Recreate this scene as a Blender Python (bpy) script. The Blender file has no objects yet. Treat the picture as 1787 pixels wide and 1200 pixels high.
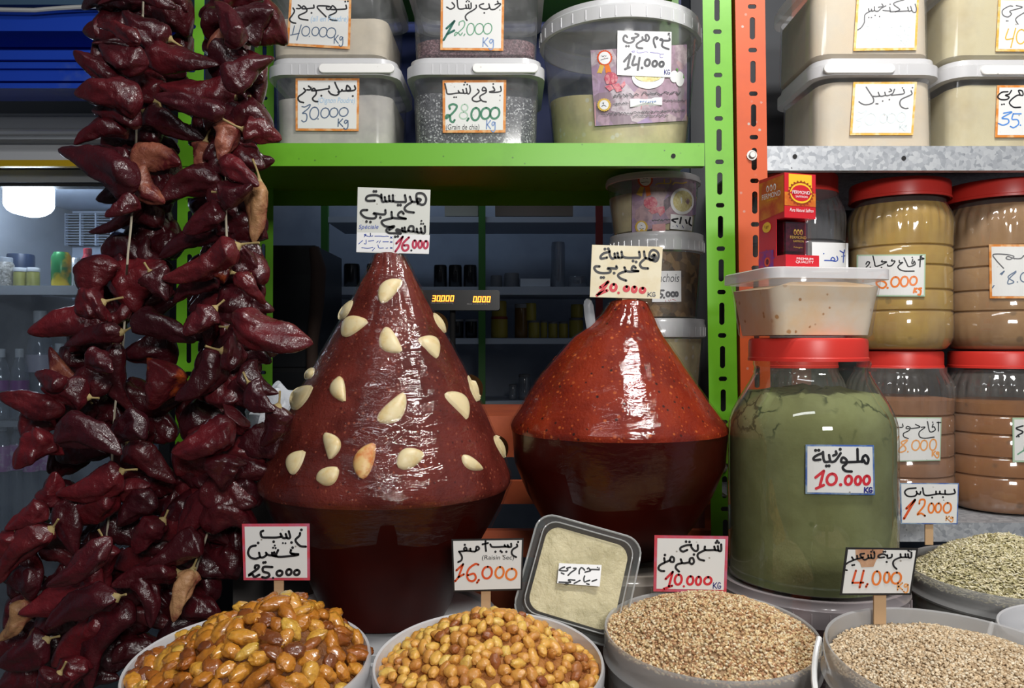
import bpy, math, random
import numpy as np
from mathutils import Vector, Matrix, noise
random.seed(7); RNG = np.random.default_rng(7)
SC = bpy.context.scene
COL = SC.collection
PI = math.pi
# ------------------------------------------------------------------ camera, light, exposure
F, CX, CY, CZ = 1400.0, 893.5, 600.0, 1.30
cd = bpy.data.cameras.new('camera'); cam = bpy.data.objects.new('camera', cd); COL.objects.link(cam)
cam.location = (0, 0, CZ); cam.rotation_euler = (PI/2, 0, 0)
cd.sensor_fit = 'HORIZONTAL'; cd.sensor_width = 36.0; cd.lens = F/1787*36.0; cd.clip_start = 0.05
SC.camera = cam
SC.view_settings.view_transform = 'Standard'; SC.view_settings.look = 'None'
SC.view_settings.gamma = 1.0; SC.view_settings.use_curve_mapping = False
SC.view_settings.exposure = 0.0
SC.cycles.transparent_max_bounces = 16
w = bpy.data.worlds.new('market_hall'); SC.world = w; w.use_nodes = True
w.node_tree.nodes['Background'].inputs[0].default_value = (0.75, 0.85, 1.0, 1)
w.node_tree.nodes['Background'].inputs[1].default_value = 0.03
def area(name, loc, target, sx, sy, power, col=(1, 1, 1)):
    l = bpy.data.lights.new(name, 'AREA'); l.shape = 'RECTANGLE'; l.size = sx; l.size_y = sy; l.energy = power; l.color = col
    o = bpy.data.objects.new(name, l); COL.objects.link(o); o.location = loc
    o.rotation_euler = (Vector(target)-Vector(loc)).to_track_quat('-Z', 'Y').to_euler()
    return o
area('stall_lamp', (0.52, 0.60, 2.38), (0.45, 1.12, 1.2), 0.42, 0.16, 15, (1.0, 0.98, 0.95))
area('aisle_fill', (0.45, -1.25, 1.95), (0.35, 1.2, 1.3), 0.5, 0.25, 27, (1.0, 0.98, 0.95))  # unseen low frontal fill, added for the lights of opposite stalls
area('aisle_tube_lamp', (-0.35, -0.1, 2.45), (-0.1, 1.1, 1.2), 0.9, 0.10, 3.2, (0.95, 0.97, 1.0))
area('shop_ceiling_lamp', (-0.5, 3.75, 2.75), (-0.3, 4.4, 1.75), 0.8, 0.2, 3.0, (0.62, 0.78, 1.0))

def P(px, py, Y):
    return np.array([(px-CX)/F*Y, Y, CZ-(py-CY)/F*Y])
# ------------------------------------------------------------------ materials
def _nt(name):
    m = bpy.data.materials.new(name); m.use_nodes = True; n = m.node_tree
    for x in list(n.nodes): n.nodes.remove(x)
    out = n.nodes.new('ShaderNodeOutputMaterial')
    return m, n, out
def _noise(n, scale, detail=4, rough=.6, vec=None, dist=0):
    t = n.nodes.new('ShaderNodeTexNoise'); t.inputs['Scale'].default_value = scale; t.inputs['Detail'].default_value = detail
    t.inputs['Roughness'].default_value = rough; t.inputs['Distortion'].default_value = dist
    if vec is None:
        c = n.nodes.get('tc') or n.nodes.new('ShaderNodeTexCoord'); c.name = 'tc'; vec = c.outputs['Object']
    n.links.new(vec, t.inputs['Vector']); return t
def _ramp(n, fac, stops):
    r = n.nodes.new('ShaderNodeValToRGB'); e = r.color_ramp.elements
    while len(e) < len(stops): e.new(.5)
    for i, (p, c) in enumerate(stops):
        e[i].position = p; e[i].color = (c[0], c[1], c[2], 1)
    n.links.new(fac, r.inputs[0]); return r.outputs[0]
def _mixc(n, a, b, fac, mode='MIX'):
    x = n.nodes.new('ShaderNodeMix'); x.data_type = 'RGBA'; x.blend_type = mode
    for s, v in ((x.inputs[0], fac), (x.inputs[6], a), (x.inputs[7], b)):
        if hasattr(v, 'links'): n.links.new(v, s)
        elif isinstance(v, (int, float)): s.default_value = v
        else: s.default_value = (v[0], v[1], v[2], 1)
    return x.outputs[2]
def M(name, col, rough=.5, metal=0., coat=0., bump=None, var=None, specks=None, sss=0., emit=None, rand=None, attr=None, vor=None, spec=.5):
    m, n, out = _nt(name); b = n.nodes.new('ShaderNodeBsdfPrincipled'); n.links.new(b.outputs[0], out.inputs[0])
    c = col
    if rand:
        oi = n.nodes.new('ShaderNodeObjectInfo'); c = _ramp(n, oi.outputs['Random'], rand)
    if attr:
        a = n.nodes.new('ShaderNodeAttribute'); a.attribute_name = attr; c = a.outputs['Color']
    if vor:
        v = n.nodes.new('ShaderNodeTexVoronoi'); v.inputs['Scale'].default_value = vor[0]
        tc = n.nodes.get('tc') or n.nodes.new('ShaderNodeTexCoord'); tc.name = 'tc'; n.links.new(tc.outputs['Object'], v.inputs['Vector'])
        sp = n.nodes.new('ShaderNodeSeparateColor'); n.links.new(v.outputs['Color'], sp.inputs[0])
        c = _ramp(n, sp.outputs[0], vor[1])
    if var:     # (colour, scale, lo, hi)
        t = _noise(n, var[1]); f = _ramp(n, t.outputs[0], [(var[2], (0, 0, 0)), (var[3], (1, 1, 1))]); c = _mixc(n, c, var[0], f)
    if specks:
        for (sc_, scol, lo) in specks:
            v = n.nodes.new('ShaderNodeTexVoronoi'); v.inputs['Scale'].default_value = sc_
            tc = n.nodes.get('tc') or n.nodes.new('ShaderNodeTexCoord'); tc.name = 'tc'; n.links.new(tc.outputs['Object'], v.inputs['Vector'])
            sp = n.nodes.new('ShaderNodeSeparateColor'); n.links.new(v.outputs['Color'], sp.inputs[0])
            f1 = _ramp(n, sp.outputs[1], [(lo, (0, 0, 0)), (lo+.02, (1, 1, 1))]); f2 = _ramp(n, v.outputs['Distance'], [(.25, (1, 1, 1)), (.4, (0, 0, 0))])
            f = _mixc(n, f1, f2, 1.0, 'MULTIPLY'); c = _mixc(n, c, scol, f)
    if hasattr(c, 'links'): n.links.new(c, b.inputs['Base Color'])
    else: b.inputs['Base Color'].default_value = (*c, 1)
    b.inputs['Roughness'].default_value = rough; b.inputs['Metallic'].default_value = metal
    b.inputs['Coat Weight'].default_value = coat; b.inputs['Coat Roughness'].default_value = .08
    b.inputs['Specular IOR Level'].default_value = spec
    if sss:
        b.inputs['Subsurface Weight'].default_value = sss; b.inputs['Subsurface Radius'].default_value = (.012, .005, .002); b.inputs['Subsurface Scale'].default_value = .6
    if emit:
        b.inputs['Emission Color'].default_value = (*emit[0], 1); b.inputs['Emission Strength'].default_value = emit[1]
    if bump:    # (scale, strength, distance)
        t = _noise(n, bump[0], 5); bp = n.nodes.new('ShaderNodeBump'); bp.inputs['Strength'].default_value = bump[1]; bp.inputs['Distance'].default_value = bump[2]
        n.links.new(t.outputs[0], bp.inputs['Height']); n.links.new(bp.outputs[0], b.inputs['Normal'])
        if coat and coat < .5: n.links.new(bp.outputs[0], b.inputs['Coat Normal'])
    return m
def Mclear(name, tint=(1, 1, 1), milk=.1, milkcol=(.8, .8, .8), rough=.06, refl=.6, bump=None, base=.04, blotch=None):
    """thin clear plastic or glass: see-through, a milky share, and a mirror share that grows towards the edge"""
    m, n, out = _nt(name)
    tr = n.nodes.new('ShaderNodeBsdfTransparent'); tr.inputs[0].default_value = (*tint, 1)
    df = n.nodes.new('ShaderNodeBsdfPrincipled'); df.inputs['Base Color'].default_value = (*milkcol, 1); df.inputs['Roughness'].default_value = .4
    gl = n.nodes.new('ShaderNodeBsdfGlossy'); gl.inputs['Roughness'].default_value = rough
    m1 = n.nodes.new('ShaderNodeMixShader'); m1.inputs[0].default_value = milk
    n.links.new(tr.outputs[0], m1.inputs[1]); n.links.new(df.outputs[0], m1.inputs[2])
    if blotch:
        t = _noise(n, blotch[0], 5); f = _ramp(n, t.outputs[0], [(blotch[1], (milk,)*3), (blotch[2], (blotch[3],)*3)]); n.links.new(f, m1.inputs[0])
    lw = n.nodes.new('ShaderNodeLayerWeight'); lw.inputs[0].default_value = .5
    pw = n.nodes.new('ShaderNodeMath'); pw.operation = 'POWER'; pw.inputs[1].default_value = 4; n.links.new(lw.outputs['Facing'], pw.inputs[0])
    ml = n.nodes.new('ShaderNodeMath'); ml.operation = 'MULTIPLY_ADD'; ml.inputs[1].default_value = refl; ml.inputs[2].default_value = base; n.links.new(pw.outputs[0], ml.inputs[0])
    m2 = n.nodes.new('ShaderNodeMixShader'); n.links.new(ml.outputs[0], m2.inputs[0]); n.links.new(m1.outputs[0], m2.inputs[1]); n.links.new(gl.outputs[0], m2.inputs[2])
    n.links.new(m2.outputs[0], out.inputs[0])
    if bump:
        tc = n.nodes.get('tc') or n.nodes.new('ShaderNodeTexCoord'); tc.name = 'tc'
        mp = n.nodes.new('ShaderNodeMapping'); mp.inputs['Scale'].default_value = bump[3]; n.links.new(tc.outputs['Object'], mp.inputs[0])
        t = _noise(n, bump[0], 4, .6, mp.outputs[0], .6); bp = n.nodes.new('ShaderNodeBump'); bp.inputs['Strength'].default_value = bump[1]; bp.inputs['Distance'].default_value = bump[2]
        n.links.new(t.outputs[0], bp.inputs['Height']); n.links.new(bp.outputs[0], gl.inputs['Normal'])
    return m
# ------------------------------------------------------------------ mesh building
ORG = {}
class MB:
    def __init__(s): s.v = []; s.f = []; s.mi = []; s.n = 0; s.cur = 0
    def add(s, vs, fs):
        vs = np.asarray(vs, float).reshape(-1, 3); o = s.n; s.v.append(vs); s.n += len(vs)
        for f in fs: s.f.append(tuple(i+o for i in f)); s.mi.append(s.cur)
    def box(s, lo, hi, mat=None):
        x0, y0, z0 = lo; x1, y1, z1 = hi
        v = np.array([(x0, y0, z0), (x1, y0, z0), (x1, y1, z0), (x0, y1, z0), (x0, y0, z1), (x1, y0, z1), (x1, y1, z1), (x0, y1, z1)], float)
        if mat is not None: v = xf(v, mat)
        s.add(v, [(0, 3, 2, 1), (4, 5, 6, 7), (0, 1, 5, 4), (1, 2, 6, 5), (2, 3, 7, 6), (3, 0, 4, 7)])
    def loft(s, rings, cap0=True, cap1=True, closed=True):
        m = len(rings[0]); v = np.concatenate([np.asarray(r, float) for r in rings]); fs = []
        for i in range(len(rings)-1):
            for j in range(m if closed else m-1):
                k = (j+1) % m; fs.append((i*m+j, i*m+k, (i+1)*m+k, (i+1)*m+j))
        if cap0: fs.append(tuple(range(m-1, -1, -1)))
        if cap1: fs.append(tuple((len(rings)-1)*m+j for j in range(m)))
        s.add(v, fs)
    def lathe(s, prof, cx, cy, n=64, mat=None, cap0=True, cap1=True, mod=None):
        a = np.arange(n)*2*PI/n; rings = []
        for k, (r, z) in enumerate(prof):
            rr = np.full(n, r) if mod is None else np.array([mod(r, z, t) for t in a])
            R = np.stack([cx+rr*np.cos(a), cy+rr*np.sin(a), np.full(n, z)], 1)
            rings.append(xf(R, mat) if mat is not None else R)
        s.loft(rings, cap0, cap1)
    def tube(s, path, rad, n=8, cap=True):
        path = [np.asarray(p, float) for p in path]; rings = []
        up = np.array([.13, .31, .94])
        for i, p in enumerate(path):
            t = path[min(i+1, len(path)-1)]-path[max(i-1, 0)]; t = t/(np.linalg.norm(t)+1e-9)
            a = np.cross(t, up); a /= np.linalg.norm(a)+1e-9; b = np.cross(t, a)
            r = rad[i] if hasattr(rad, '__len__') else rad
            th = np.arange(n)*2*PI/n
            rings.append(p+r*(np.cos(th)[:, None]*a+np.sin(th)[:, None]*b))
        s.loft(rings, cap, cap)
    def build(s, name, mat, parent=None, org=None, smooth=True, auto=None, **tags):
        v = np.concatenate(s.v)
        if parent is not None: org = ORG[parent.name]
        elif org is None: org = np.array([(v[:, 0].min()+v[:, 0].max())/2, (v[:, 1].min()+v[:, 1].max())/2, v[:, 2].min()])
        org = np.asarray(org, float)
        me = bpy.data.meshes.new(name); me.from_pydata((v-org).tolist(), [], s.f)
        for m in (mat if isinstance(mat, (list, tuple)) else [mat]): me.materials.append(m)
        me.polygons.foreach_set('material_index', s.mi)
        if smooth: me.polygons.foreach_set('use_smooth', [True]*len(s.f))
        if smooth and auto is not False:
            try: me.set_sharp_from_angle(angle=math.radians(auto or 40))
            except Exception: pass
        o = bpy.data.objects.new(name, me); COL.objects.link(o)
        if parent is not None: o.parent = parent
        else: o.location = org
        ORG[o.name] = org
        for k, t in tags.items(): o[k] = t
        return o
def xf(v, m):
    v = np.asarray(v, float); A = np.array(m); return v @ A[:3, :3].T + A[:3, 3]
def thing(name, label, cat, base, group=None):
    o = bpy.data.objects.new(name, None); COL.objects.link(o); o.location = tuple(base); o.empty_display_size = .02
    o['label'] = label; o['category'] = cat
    if group: o['group'] = group
    ORG[o.name] = np.asarray(base, float); return o
def tag(o, label, cat, group=None, kind=None):
    o['label'] = label; o['category'] = cat
    if group: o['group'] = group
    if kind: o['kind'] = kind
    return o
def rrect(cx, cy, hx, hy, r, z, n=6, rot=0.):
    pts = []
    for (sx, sy, a0) in ((1, 1, 0), (-1, 1, PI/2), (-1, -1, PI), (1, -1, 1.5*PI)):
        for k in range(n+1):
            a = a0+k*PI/2/n; pts.append((sx*(hx-r)+r*math.cos(a), sy*(hy-r)+r*math.sin(a)))
    c, s_ = math.cos(rot), math.sin(rot)
    return np.array([(cx+x*c-y*s_, cy+x*s_+y*c, z) for x, y in pts])
# ------------------------------------------------------------------ surfaces that writing lies on
def s_plane(Y): return lambda px, py: P(px, py, Y)
def s_tilt(p0, nrm):
    p0 = np.asarray(p0, float); nrm = np.asarray(nrm, float)
    def f(px, py):
        d = P(px, py, 1.0)-np.array([0, 0, CZ]); t = np.dot(p0-np.array([0, 0, CZ]), nrm)/np.dot(d, nrm); return np.array([0, 0, CZ])+d*t
    return f
def s_lathe(prof, cx, cy, centre=None):
    zs = np.array([p[1] for p in prof]); rs = np.array([p[0] for p in prof]); o = np.argsort(zs, kind='stable'); zs = zs[o]; rs = rs[o]; rm = rs.max()
    def f(px, py):
        Y = np.linspace(cy-rm-.02, cy, 1500); x = (px-CX)/F*Y; z = CZ-(py-CY)/F*Y
        r = np.interp(z, zs, rs); ins = (x-cx)**2+(Y-cy)**2 < r*r
        i = int(np.argmax(ins)) if ins.any() else int(np.argmin((x-cx)**2+(Y-cy)**2-r*r))
        return np.array([x[i], Y[i], z[i]])
    return f
# ------------------------------------------------------------------ writing
def smooth_path(pts, sub=6):
    p = np.asarray(pts, float)
    if len(p) < 3: return p
    q = np.concatenate([[2*p[0]-p[1]], p, [2*p[-1]-p[-2]]]); out = []
    for i in range(1, len(q)-2):
        a, b, c, d = q[i-1], q[i], q[i+1], q[i+2]
        for k in range(sub):
            t = k/sub; out.append(.5*(2*b+(c-a)*t+(2*a-5*b+4*c-d)*t*t+(-a+3*b-3*c+d)*t**3))
    out.append(p[-1]); return np.array(out)
def Zr(x0, y0, x1, y1, sl=.12):
    cx, cy, rx, ry = (x0+x1)/2, (y0+y1)/2, (x1-x0)/2, (y1-y0)/2
    return [(cx+rx*math.sin(t)*.96+sl*rx*math.cos(t), cy-ry*math.cos(t)) for t in np.linspace(0, 2*PI, 13)]
def KGs(x0, y0, x1, y1, low=True):
    w_, h = x1-x0, y1-y0; hk = h*(.72 if low else 1.); k = x0+.45*w_
    r = [[(x0+.04*w_, y0), (x0, y0+hk)], [(k, y0), (x0+.06*w_, y0+.55*hk)], [(x0+.1*w_, y0+.5*hk), (k, y0+hk)]]
    if low: r.append([(x1-.02*w_, y0+.2*h), (x1-.25*w_, y0+.12*h), (x0+.62*w_, y0+.3*h), (x1-.25*w_, y0+.45*h), (x1-.05*w_, y0+.25*h), (x1-.05*w_, y0+.8*h), (x1-.25*w_, y1), (x0+.55*w_, y0+.88*h)])
    else: r.append([(x1-.04*w_, y0+.12*h), (x1-.25*w_, y0), (x0+.6*w_, y0+.4*h), (x0+.65*w_, y0+.9*h), (x1-.08*w_, y1-.05*h), (x1-.02*w_, y0+.6*h), (x1-.22*w_, y0+.6*h)])
    return r
def stroke_mesh(mb, strokes, dots, wd, o, s, surf, off):
    def q(z): 
        p = surf(o[0]+z[0]/s, o[1]+z[1]/s); p[1] -= off; return p
    for st in strokes:
        c = smooth_path(st); hw = wd/2; n = len(c); L = []; R = []
        for i in range(n):
            t = c[min(i+1, n-1)]-c[max(i-1, 0)]; t = t/(np.linalg.norm(t)+1e-9); nn = np.array([-t[1], t[0]])
            L.append(q(c[i]+nn*hw)); R.append(q(c[i]-nn*hw))
        mb.add(L+R, [(i, i+1, n+i+1, n+i) for i in range(n-1)])
        for e in (c[0], c[-1]):
            mb.add([q(e+hw*np.array([math.cos(a), math.sin(a)])) for a in np.arange(10)*2*PI/10], [tuple(range(9, -1, -1))])
    for d in dots:
        r = d[2] if len(d) > 2 else wd*.62
        mb.add([q(np.array([d[0]+r*math.cos(a), d[1]+r*math.sin(a)])) for a in np.arange(12)*2*PI/12], [tuple(range(11, -1, -1))])
def blob(mb, pts, o, s, surf, off):
    """a filled flat shape (polygon of crop points)"""
    c = np.mean(np.asarray(pts, float), 0); V = []
    for p in [c]+list(pts):
        a = surf(o[0]+p[0]/s, o[1]+p[1]/s); a[1] -= off; V.append(a)
    n = len(pts); mb.add(V, [(0, 1+(i+1) % n, 1+i) for i in range(n)])
def ell(cx, cy, rx, ry, n=28, jag=0): return [(cx+rx*(1+jag*((i % 2)-.5))*math.cos(2*PI*i/n), cy+ry*(1+jag*((i % 2)-.5))*math.sin(2*PI*i/n)) for i in range(n)]
def type_mesh(mb, txt, box, o, s, surf, off, shear=0., rot=0.):
    cu = bpy.data.curves.new('t', 'FONT'); cu.body = txt; cu.shear = shear; cu.resolution_u = 3
    ob = bpy.data.objects.new('t', cu); COL.objects.link(ob)
    dg = bpy.context.evaluated_depsgraph_get(); me = bpy.data.meshes.new_from_object(ob.evaluated_get(dg))
    v = np.array([tuple(x.co) for x in me.vertices]); fs = [tuple(p.vertices) for p in me.polygons]
    bpy.data.objects.remove(ob); bpy.data.curves.remove(cu); bpy.data.meshes.remove(me)
    if not len(v): return
    x0, y0 = v[:, 0].min(), v[:, 1].min(); W, H = v[:, 0].max()-x0, v[:, 1].max()-y0; V = []
    for a in v:
        u = (a[0]-x0)/W; t = 1-(a[1]-y0)/H
        if len(box) == 4: p = (box[0]+u*(box[2]-box[0]), box[1]+t*(box[3]-box[1])+rot*(u-.5)*(box[2]-box[0]))
        else:
            TL, TR, BR, BL = [np.array(b, float) for b in box]; p = (TL*(1-u)+TR*u)*(1-t)+(BL*(1-u)+BR*u)*t
        r = surf(o[0]+p[0]/s, o[1]+p[1]/s); r[1] -= off; V.append(r)
    mb.add(V, fs)
def sheet(mb, cpx, surf, o1, o0, nx=12, ny=4, mat=0):
    """a thin closed sheet between four photograph corners, lying on a surface"""
    TL, TR, BR, BL = [np.array(c, float) for c in cpx]; A = []; B = []
    for j in range(ny+1):
        for i in range(nx+1):
            u, t = i/nx, j/ny; p = (TL*(1-u)+TR*u)*(1-t)+(BL*(1-u)+BR*u)*t; a = surf(*p)
            A.append(a-np.array([0, o1, 0])); B.append(a-np.array([0, o0, 0]))
    N = len(A); idx = lambda i, j: j*(nx+1)+i; fs = []
    for j in range(ny):
        for i in range(nx):
            f = (idx(i, j), idx(i, j+1), idx(i+1, j+1), idx(i+1, j)); fs.append(f); fs.append(tuple(k+N for k in f[::-1]))
    edge = [idx(i, 0) for i in range(nx+1)]+[idx(nx, j) for j in range(1, ny+1)]+[idx(i, ny) for i in range(nx-1, -1, -1)]+[idx(0, j) for j in range(ny-1, 0, -1)]
    for a, b in zip(edge, edge[1:]+edge[:1]): fs.append((a, b, b+N, a+N))
    mb.cur = mat; mb.add(A+B, fs); mb.cur = 0
def shrink(c, d):
    TL, TR, BR, BL = [np.array(x, float) for x in c]
    u = lambda a, b: (b-a)/np.linalg.norm(b-a)
    return [TL+d*(u(TL, TR)+u(TL, BL)), TR+d*(u(TR, TL)+u(TR, BR)), BR+d*(u(BR, BL)+u(BR, TR)), BL+d*(u(BL, BR)+u(BL, TL))]
# ------------------------------------------------------------------ materials
PAPER = M('paper', (.74, .74, .72), .55, specks=[(260, (.25, .22, .18), .985)])
PAPERW = M('white_paper', (.84, .84, .84), .5)
PAPERC = M('cream_paper', (.76, .69, .50), .5, var=((.70, .60, .38), 30, .45, .65))
PAPERG = M('laminated_paper', (.66, .67, .62), .35, specks=[(260, (.2, .18, .14), .985)])
def ink(n, c): return M('ink_'+n, c, .45)
IK = ink('black', (.012, .012, .015)); IGREY = ink('slate', (.10, .15, .24)); IPALE = ink('pale_blue', (.36, .55, .75)); IFAINT = ink('faded', (.62, .69, .70))
IGRN = ink('dark_green', (.01, .13, .09)); IGL = ink('green', (.13, .33, .20)); IGM = ink('mid_green', (.04, .20, .11)); ILG = ink('light_green', (.38, .55, .42))
IRED = ink('red', (.62, .025, .04)); IPINK = ink('crimson', (.50, .03, .08)); IORG = ink('orange', (.80, .20, .03)); IRO = ink('red_orange', (.70, .09, .02)); IPO = ink('pale_orange', (.80, .36, .12))
IBLU = ink('blue', (.03, .08, .42)); INAVY = ink('navy', (.02, .02, .20)); IPUR = ink('violet', (.25, .22, .55)); IYEL = ink('yellow', (.72, .45, .06)); ISKY = ink('sky_blue', (.08, .25, .65)); IKB = ink('kg_blue', (.22, .32, .55)); IGK = ink('grey', (.12, .12, .13))
BOR = M('border_orange', (.66, .22, .03), .55, var=((.76, .42, .18), 70, .45, .6)); BYE = M('border_yellow', (.76, .40, .06), .55, var=((.80, .58, .28), 70, .45, .6))
BRED = M('border_red', (.58, .05, .07), .5, var=((.50, .12, .20), 60, .4, .65)); BBLK = M('border_black', (.012, .012, .012), .5); BBLU = M('border_blue', (.05, .12, .38), .5, var=((.25, .35, .45), 40, .45, .6)); BGRN = M('border_green', (.40, .55, .38), .5)
STAIN = M('water_stain', (.55, .33, .20), .5, var=((.42, .20, .11), 80, .4, .65))

S = {}
def z3(a, b, c): return [Zr(*a), Zr(*b), Zr(*c)]
S['garlic_powder'] = dict(o=(490, 0), s=11.913, c=[(190, -95), (1470, -30), (1440, 1025), (125, 950)], b=(BOR, 4.2), L=[
 ('lettering', IK, 32, [[(1360,115),(1370,170),(1340,195),(1060,205),(1060,150),(1090,130),(1150,190),(1160,250),(1110,290),(1020,330),(1010,380),(1060,420),(1170,435)],[(1010,150),(960,150),(960,195),(1010,205),(1040,175),(1010,140),(800,130),(765,160),(810,220),(945,355)],[(690,115),(695,165),(660,178),(460,190),(460,150),(490,135),(540,190),(545,240),(500,275),(390,325),(380,370),(430,405),(570,425)],[(370,110),(420,150),(400,185),(335,185)],[(260,175),(290,240),(240,330),(190,400),(210,450),(260,480),(315,490)]], [(1345,40),(1400,35),(645,275)]),
 ('price_figures', IGREY, 20, [[(290,545),(250,720)],[(210,738),(390,700)],[(430,525),(340,840)],Zr(440,555,610,755),Zr(650,570,800,750),Zr(805,575,970,775),Zr(955,585,1150,795)]+KGs(1115,740,1300,970), [(600,765)])],
 T=[('small_print', IPALE, '(ail en Poudre)', (630,335,1410,490), .2, 0)])
S['onion_powder'] = dict(o=(500, 130), s=10.907, c=[(175,75),(1390,75),(1375,1080),(175,1070)], b=(BOR, 4), L=[
 ('lettering', IK, 32, [[(1300,220),(1315,280),(1270,310),(1150,315),(1150,230),(1165,215),(1210,260),(1210,300),(1080,320),(1060,290),(1050,320),(985,340)],[(925,155),(960,240),(1005,330),(985,385),(930,400),(850,375),(805,320)],[(815,225),(815,265),(770,280),(510,315),(495,290),(530,270),(570,330),(560,390),(505,450),(510,490),(550,515),(600,520)],[(425,225),(470,265),(450,295),(395,295)],[(335,270),(365,315),(310,370),(240,420),(225,470),(260,520),(330,540)]], [(1265,415),(668,408)]),
 ('price_figures', IGREY, 22, [[(300,615),(360,620),(455,575),(420,650),(310,740),(370,745),(395,800),(380,880),(330,905),(295,880)],Zr(445,625,620,860),Zr(655,640,820,830),Zr(825,640,985,815),Zr(1005,635,1180,800)]+KGs(985,850,1180,1045), [(605,850)])],
 T=[('small_print', IPALE, '(Oignon Poudre)', (600,440,1310,580), .2, 0)])
S['cress'] = dict(o=(755, 0), s=11.913, c=[(170,-60),(1490,-50),(1470,1060),(160,1045)], b=(BOR, 4.2), L=[
 ('lettering', IK, 30, [[(1300,105),(1360,80),(1350,30)],[(1360,80),(1415,95),(1340,170),(1270,205),(1200,190),(1170,90)],[(1190,160),(1130,195),(1040,190),(980,150),(985,110),(1060,85)],[(905,115),(910,160),(860,210),(740,280),(685,340),(690,395),(715,430)],[(800,70),(800,170),(760,185),(745,100)],[(745,180),(710,180),(690,110)],[(700,180),(580,195),(530,160),(510,0)],[(405,60),(455,120),(440,170),(370,195),(295,155)]], [(1075,275),(705,40),(760,38),(730,5)]),
 ('price_figures', IGRN, 46, [[(455,445),(290,600)],[(450,450),(300,720),(230,840)],[(300,720),(450,640)]], []),
 ('price_figures', IGL, 22, [[(550,530),(560,470),(640,440),(670,500),(640,580),(560,660),(460,750),(480,680),(540,700),(580,740),(620,690)],[(670,715),(650,750)],Zr(710,490,870,735),Zr(880,495,1060,720),Zr(1055,490,1235,715)], []),
 ('unit_letters', IKB, 24, KGs(1045,795,1270,1040), [])])
S['chia'] = dict(o=(755, 130), s=10.907, c=[(190,112),(1402,105),(1387,1108),(195,1112)], b=(BOR, 4.5), L=[
 ('lettering', IK, 28, [[(1295,235),(1305,310),(1260,335),(1150,345),(1080,335),(1170,315),(1180,290),(1150,240)],[(1010,310),(950,310),(955,260),(985,250),(1020,290),(1010,350),(910,410),(905,460),(950,510),(1020,525)],[(855,285),(885,330),(830,390),(760,450),(770,500),(840,520),(910,500)],[(705,215),(720,300),(700,365),(660,360),(640,270)],[(650,360),(600,360),(575,290)],[(590,360),(520,355),(490,315)],[(520,355),(440,362),(290,375),(260,290),(235,180)]], [(1285,405,12),(1155,185),(600,200),(660,195),(620,155),(410,437),(450,437)]),
 ('price_figures', IGM, 40, [[(330,660),(320,600),(390,570),(460,600),(440,670),(360,760),(260,840),(270,780),(330,790),(340,880),(390,910),(420,870)],Zr(735,640,900,875),Zr(920,640,1100,850),Zr(1095,635,1275,845),[(685,840),(660,880)]], []),
 ('price_figures', ILG, 24, [Zr(545,570,675,700,0),Zr(510,720,670,850,0)], []),
 ('unit_letters', IKB, 24, KGs(1025,880,1195,1095), [])],
 T=[('small_print', IK, '(Grain de chia)', (255,950,890,1085), .1, 0)])
S['garlic_bucket'] = dict(o=(1065, 45), s=12.633, c=[(155,120),(1345,150),(1332,1150),(145,1098)], b=None, card=PAPERW, L=[
 ('lettering', IGK, 44, [[(1295,290),(1290,340),(1110,335),(1100,310),(1130,310),(1150,360),(1130,440),(1170,490),(1280,530)],[(1010,310),(1040,290),(1010,265),(960,290),(950,370),(990,490)],[(700,265),(715,320),(780,310),(770,230),(810,215),(850,280),(810,350),(720,330),(600,400),(570,450),(600,500),(700,510)],[(545,190),(620,220),(560,270),(460,290),(520,310),(490,370),(390,390),(300,350),(285,280),(325,225),(370,265)]], [(1285,190),(1300,240,16),(1268,220,14),(345,465),(400,465)]),
 ('lettering', IPUR, 12, [[(820,600),(780,585),(700,605),(590,605),(590,550)],[(540,590),(490,600),(470,575),(530,570)],[(1170,640),(1100,640),(1050,620),(960,610),(870,600)],[(1090,650),(1095,710),(1150,715)]], []),
 ('price_figures', IGK, 52, [[(300,800),(440,640)],[(440,640),(380,900)],[(320,970),(420,930)],[(530,690),(480,870),(570,865)],[(640,720),(600,985)],Zr(755,755,865,900),Zr(920,790,1025,910),Zr(1075,805,1170,915)], [(692,942)]),
 ('unit_letters', INAVY, 14, KGs(1185,985,1305,1085,False), [])])
S['sakanjabir'] = dict(o=(1480, 0), s=12.0, c=[(180,-60),(1480,-50),(1428,1055),(105,1068)], b=(BYE, 4.2), L=[
 ('lettering', IGK, 26, [[(1395,95),(1420,200),(1400,265),(1340,250),(1300,140)],[(1320,230),(1260,240),(1240,160)],[(1260,235),(1060,245),(880,255)],[(1160,5),(1000,50),(945,100),(1060,190),(1060,220),(980,255)],[(880,250),(860,160)],[(870,240),(720,225)],[(700,90),(720,140),(630,160)],[(780,130),(690,180),(620,240),(550,230),(540,150)],[(550,230),(490,240),(480,200)],[(490,235),(430,240),(420,190)],[(440,250),(350,310),(335,400),(330,480),(270,580),(195,635)]], [(872,97),(425,375),(480,375),(558,330),(650,353)]),
 ('price_figures', IFAINT, 18, [[(370,550),(430,555),(540,510),(350,700),(440,740),(450,820),(390,880)],Zr(530,570,740,830),Zr(790,575,970,760),Zr(985,555,1170,750),Zr(1170,570,1340,740)]+KGs(1085,790,1260,970), [(715,805)])])
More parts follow.
